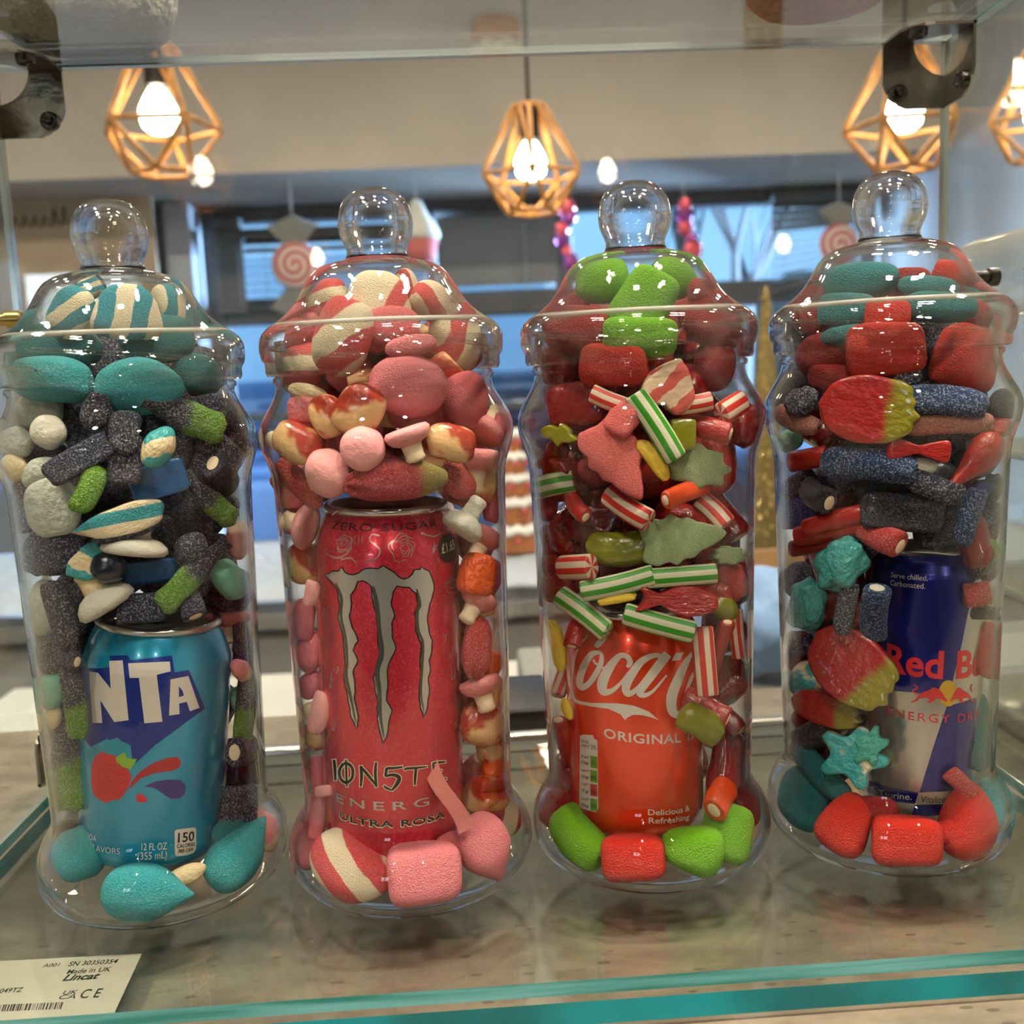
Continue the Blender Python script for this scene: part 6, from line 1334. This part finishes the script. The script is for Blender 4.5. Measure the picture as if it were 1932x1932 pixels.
jar_rows(3, ', silver-can jar', [
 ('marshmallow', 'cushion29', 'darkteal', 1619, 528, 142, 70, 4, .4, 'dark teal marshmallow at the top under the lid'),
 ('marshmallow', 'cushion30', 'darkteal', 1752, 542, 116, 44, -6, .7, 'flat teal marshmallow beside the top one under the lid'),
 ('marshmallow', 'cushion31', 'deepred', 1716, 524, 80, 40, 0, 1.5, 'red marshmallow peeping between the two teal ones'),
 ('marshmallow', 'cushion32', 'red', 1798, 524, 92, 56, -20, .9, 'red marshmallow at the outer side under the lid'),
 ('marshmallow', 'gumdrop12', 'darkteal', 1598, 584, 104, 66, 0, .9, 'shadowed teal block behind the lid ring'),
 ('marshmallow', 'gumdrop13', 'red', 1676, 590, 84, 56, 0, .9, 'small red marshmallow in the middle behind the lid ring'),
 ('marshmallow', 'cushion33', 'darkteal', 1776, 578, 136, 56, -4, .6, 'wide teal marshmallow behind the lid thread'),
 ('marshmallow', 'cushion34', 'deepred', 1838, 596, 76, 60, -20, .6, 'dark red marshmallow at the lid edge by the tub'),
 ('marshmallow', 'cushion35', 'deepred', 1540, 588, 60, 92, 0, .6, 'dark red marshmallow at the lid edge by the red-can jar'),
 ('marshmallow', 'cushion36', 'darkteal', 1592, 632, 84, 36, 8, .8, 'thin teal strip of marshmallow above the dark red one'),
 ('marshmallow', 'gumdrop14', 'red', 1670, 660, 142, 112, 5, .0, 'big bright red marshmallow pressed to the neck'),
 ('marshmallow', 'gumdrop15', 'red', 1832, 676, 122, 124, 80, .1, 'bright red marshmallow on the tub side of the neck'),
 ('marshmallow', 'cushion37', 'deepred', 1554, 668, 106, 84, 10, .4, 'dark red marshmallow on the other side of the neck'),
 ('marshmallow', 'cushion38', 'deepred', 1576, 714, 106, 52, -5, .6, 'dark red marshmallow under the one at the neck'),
 ('sugared_gummy', 'pebble36', 'blackgum', 1482, 742, 92, 72, 30, .3, 'dark smooth sugared ball on the shoulder by the red-can jar'),
 ('sugared_gummy', 'pebble37', 'blackgum', 1508, 712, 44, 40, 0, .6, 'small dark sugared knob above the shoulder ball'),
 ('sugared_gummy', 'lump12', 'navygrey', 1512, 758, 62, 54, 20, .1, 'dark wrinkled sugared lump left of the red and yellow jelly'),
 ('fruit_jelly', 'splash1', 'redyellow', 1626, 774, 188, 134, -6, .0, 'large flat red jelly with yellow ragged edge on the shoulder', {'th': 28, 'face': .4}),
 ('sugared_gummy', 'lump13', 'navygrey', 1713, 712, 54, 36, 20, .4, 'small grey sugared bit under the big red marshmallow'),
 ('sugared_gummy', 'finger22', 'bluesugar', 1792, 757, 166, 58, -4, .0, 'long dark wavy sugared gummy on the shoulder'),
 ('sugared_gummy', 'drop5', 'blackgum', 1890, 764, 56, 62, -40, .3, 'dark pointed gummy at the shoulder edge by the tub'),
 ('sugared_gummy', 'finger24', 'tansugar', 1808, 800, 166, 42, 3, .1, 'tan and red sugared finger under the long wavy one'),
 ('sugared_gummy', 'finger25', 'tansugar', 1496, 794, 96, 40, -14, .1, 'dull red sugared finger under the shoulder ball'),
 ('sugared_gummy', 'lump14', 'redsugar', 1890, 806, 42, 36, 0, .3, 'red sugared nub at the wall below the pointed gummy'),
 ('foam_sweet', 'pebble38', 'mint', 1484, 832, 62, 44, 10, .4, 'grey-green foam piece at the wall under the dull red finger'),
 ('filled_tube', 'tubule16', 'redtube', 1522, 866, 80, 40, 8, .3, 'red tube end left of the blue sugared finger'),
 ('sugared_gummy', 'finger26', 'bluesugar', 1630, 878, 176, 60, -4, .0, 'long blue sugared finger lying across the front'),
 ('jelly_sweet', 'bow1', 'redtube', 1732, 848, 108, 42, -4, .3, 'red bow-shaped gummy behind the long blue finger', {'th': 24}),
 ('foam_sweet', 'pebble39', 'white', 1741, 880, 52, 34, 0, .5, 'white foam bit under the red bow gummy'),
 ('gummy_bottle', 'bulb1', 'redtube', 1856, 876, 152, 68, 44, .0, 'red bottle-shaped gummy slanting at the wall by the tub'),
 ('sugared_gummy', 'finger27', 'navygrey', 1762, 918, 112, 48, -22, .2, 'dark sugared finger sloping towards the red bottle'),
 ('filled_tube', 'tubule17', 'blackgum', 1542, 936, 82, 52, -14, .1, 'dark tube with oval white core below the blue finger', F),
 ('sugared_gummy', 'brick11', 'navy', 1500, 918, 76, 44, 15, .3, 'dark sugared block left of the white-cored tube'),
 ('sugared_gummy', 'brick12', 'indigo', 1494, 966, 66, 66, 0, .3, 'dark violet sugared block at the wall under the other block'),
 ('filled_tube', 'tubule18', 'redtube', 1574, 982, 136, 38, 14, .3, 'dark red tube in the middle under the white-cored tube'),
 ('filled_tube', 'tubule19', 'redtube', 1542, 1004, 136, 38, 10, .1, 'ridged red tube below the dark red one'),
 ('filled_tube', 'tubule20', 'redjelly', 1522, 1030, 96, 32, 8, .2, 'lowest of the three stacked red tubes at the wall'),
 ('filled_tube', 'tubule21', 'redsugar', 1658, 1012, 108, 54, -24, .0, 'red sugared tube with white core resting on the can rim', F),
 ('sugared_gummy', 'brick13', 'blackgum', 1700, 966, 146, 72, -4, .5, 'large black sugared block above the can'),
 ('sugared_gummy', 'brick14', 'blackgum', 1768, 990, 84, 80, 10, .6, 'black sugared block on the can top'),
 ('sugared_gummy', 'finger28', 'bluesugar', 1828, 974, 112, 46, 72, .1, 'dark sugared stick leaning over the can top'),
 ('sugared_gummy', 'finger29', 'navygrey', 1868, 986, 82, 42, 76, .2, 'sugared stick at the wall beside the leaning one'),
 ('sugared_gummy', 'lump15', 'blackgum', 1884, 920, 52, 42, 70, .4, 'dark gummy at the wall right of the red bottle tail'),
 ('sugared_gummy', 'lump16', 'indigo', 1848, 926, 48, 36, 40, .5, 'deep blue gummy behind the red bottle tail'),
 ('gummy_sweet', 'lump17', 'greenbits', 1868, 1030, 42, 38, 60, .3, 'green gummy bit at the wall beside the can rim'),
 ('sugared_gummy', 'lump18', 'navygrey', 1868, 1062, 46, 44, 40, .3, 'dark sugared bit below the green one'),
 ('turquoise_gummy', 'blob3', 'turq', 1584, 1062, 112, 88, 50, .0, 'lumpy turquoise gummy left of the can'),
 ('turquoise_gummy', 'blob4', 'turq', 1518, 1142, 96, 70, 65, .1, 'lower turquoise gummy at the wall'),
 ('sugared_gummy', 'finger30', 'navygrey', 1596, 1150, 100, 36, 76, .1, 'narrow sugared stick beside the lumpy turquoise gummy'),
 ('filled_tube', 'tubule22', 'bluesugar', 1649, 1160, 122, 52, 82, .0, 'upright blue sugared tube in front of the can edge', FW),
 ('filled_tube', 'tubule23', 'redsugar', 1878, 1104, 46, 46, 10, 1.4, 'red sugared tube with white core beside the slim can', F),
 ('filled_tube', 'tubule24', 'blackgum', 1862, 1142, 40, 26, 0, .4, 'dark ringed tube end under the red white-cored tube', F),
 ('fruit_jelly', 'splash2', 'redyellow', 1600, 1262, 182, 136, -42, .25, 'large red jelly with yellow-green ragged end left of the lettering', {'th': 28, 'face': .35}),
 ('sugared_gummy', 'lump19', 'navy', 1508, 1214, 56, 50, 0, .2, 'dark sugared ball above the big red and yellow jelly'),
 ('jelly_sweet', 'lump20', 'redjelly', 1490, 1244, 46, 44, 0, .2, 'red jelly nub at the wall by the dark sugared ball'),
 ('foam_sweet', 'pebble40', 'tealmarble', 1524, 1284, 80, 70, 20, .3, 'teal and cream marbled pebble left of the big jelly'),
 ('fruit_jelly', 'splash3', 'redyellow', 1541, 1340, 142, 64, -10, .2, 'flat red jelly with yellow end under the marbled pebble', {'th': 26}),
 ('filled_tube', 'tubule25', 'blackgum', 1494, 1408, 58, 52, -80, .1, 'black tube with pale core at the wall near the foot', F),
 ('sugared_gummy', 'brick15', 'blackgum', 1536, 1386, 90, 50, 20, .4, 'black gummy behind the teal star'),
 ('gummy_sweet', 'finger31', 'darkteal', 1538, 1460, 126, 50, -32, .1, 'long smooth teal gummy above the foot of the jar'),
 ('foam_star', 'star1', 'tealmarble', 1596, 1432, 132, 120, -20, .0, 'teal and cream foam star left of the slim can', {'th': 34, 'face': .35}),
 ('foam_star', 'star2', 'tealgum', 1642, 1408, 84, 60, 60, .5, 'teal foam star arm behind the marbled star', {'th': 28}),
 ('marshmallow', 'cushion39', 'darkteal', 1504, 1530, 116, 112, 80, .1, 'dark teal marshmallow in the foot by the red-can jar'),
 ('marshmallow', 'wedge4', 'red', 1590, 1572, 122, 118, 60, .0, 'wedge of red marshmallow at the front of the foot'),
 ('marshmallow', 'gumdrop16', 'red', 1716, 1600, 132, 104, 0, .0, 'square red marshmallow at the very front under the slim can'),
 ('marshmallow', 'curl2', 'red', 1848, 1576, 132, 112, 60, .0, 'curved red marshmallow in the foot on the tub side'),
 ('marshmallow', 'cushion40', 'red', 1792, 1566, 70, 44, 20, .5, 'small red marshmallow between the square and curved ones'),
 ('marshmallow', 'cushion41', 'teal', 1876, 1512, 96, 60, 80, .4, 'teal marshmallow at the outer curve behind the curved red one'),
 ('jelly_sweet', 'finger32', 'redtube', 1862, 1216, 106, 38, 84, .1, 'red jelly stick at the wall beside the lettering'),
 ('filled_tube', 'tubule26', 'redsugar', 1842, 1466, 58, 36, -60, .1, 'red tube with small white core beside the can foot', F),
 ('gummy_sweet', 'finger33', 'darkteal', 1858, 1372, 146, 44, 86, .0, 'upright dark teal gummy finger beside the winged emblem'),
 ('marshmallow', 'cushion42', 'deepred', 1654, 1524, 80, 46, 0, .8, 'red marshmallow wedged under the slim can'),
])
# ------------------------------------------------------------------ sweets packed behind and around, showing only in the gaps
FILL = [([('sugared_gummy', 'lump3', 'navy'), ('sugared_gummy', 'finger6', 'navygrey'), ('sugared_gummy', 'brick1', 'navy')], 'dark sugared gummy packed in shadow behind the front sweets, blue-can jar', 'sweets deep inside the blue-can jar'),
        ([('foam_sweet', 'pebble27', 'pinkgum'), ('heart_sweet', 'heart1', 'heartmix'), ('foam_sweet', 'pebble19', 'pinkdeep')], 'pink or red sweet packed in shadow behind the front sweets, pink-can jar', 'sweets deep inside the pink-can jar'),
        ([('jelly_sweet', 'lump10', 'redjelly'), ('jelly_sweet', 'finger19', 'redtube'), ('jelly_sweet', 'pebble33', 'deepred')], 'dark red jelly packed in shadow behind the front sweets, red-can jar', 'sweets deep inside the red-can jar'),
        ([('sugared_gummy', 'brick11', 'blackgum'), ('jelly_sweet', 'finger32', 'redjelly'), ('sugared_gummy', 'lump12', 'navy')], 'dark gummy packed in shadow behind the front sweets, silver-can jar', 'sweets deep inside the silver-can jar')]
random.seed(77)
for j in range(4):
    kinds, lab, grp = FILL[j]; cn = CANS[j]; axd = cn.M.to_3x3() @ Vector((0, 0, 1)); got = 0; tries = 0
    todir = (Vector((0, 0, 0))-Vector((J[j].x, J[j].y, 0))).normalized()
    while got < 75 and tries < 9000:
        tries += 1
        z = random.uniform(.025, .262); a = random.random()*2*PI; rr = r_in(z)-.012
        if rr < .012: continue
        r = rr*math.sqrt(random.random()); p = J[j]+Vector((r*math.cos(a), r*math.sin(a), z))
        front = (p-J[j]).dot(todir)
        if front > (.006, .010, .004, .006)[j]: continue
        w = p-cn.M.translation; h = w.dot(axd)
        if -.008 < h < cn.H+.006 and (w-axd*h).length < cn.R+.007: continue
        if any(q[0] == j and (q[1]-p).length < min(.62*(q[2]+.010), .017) for q in placed): continue
        name, kind, m = random.choice(kinds)
        Rm = Matrix.Rotation(random.random()*6, 3, 'X') @ Matrix.Rotation(random.random()*6, 3, 'Y') @ Matrix.Rotation(random.random()*6, 3, 'Z')
        L = random.uniform(.024, .032); sc = (L, L*.72, L*.62)
        q = fit(j, p, Rm, sc, UNIT)
        key = (kind, m); me = MESH.get(key)
        if not me: me = shape_mesh(kind).copy(); me.materials.clear(); me.materials.append(MATS[m]); MESH[key] = me
        o = bpy.data.objects.new(name, me); C.objects.link(o); M = Rm.to_4x4() @ Matrix.Diagonal((*sc, 1)); M.translation = q; o.matrix_world = M
        tag(o, lab, 'sweet', grp); placed.append((j, q, L*.5, o)); got += 1
    print('filler', j, got)
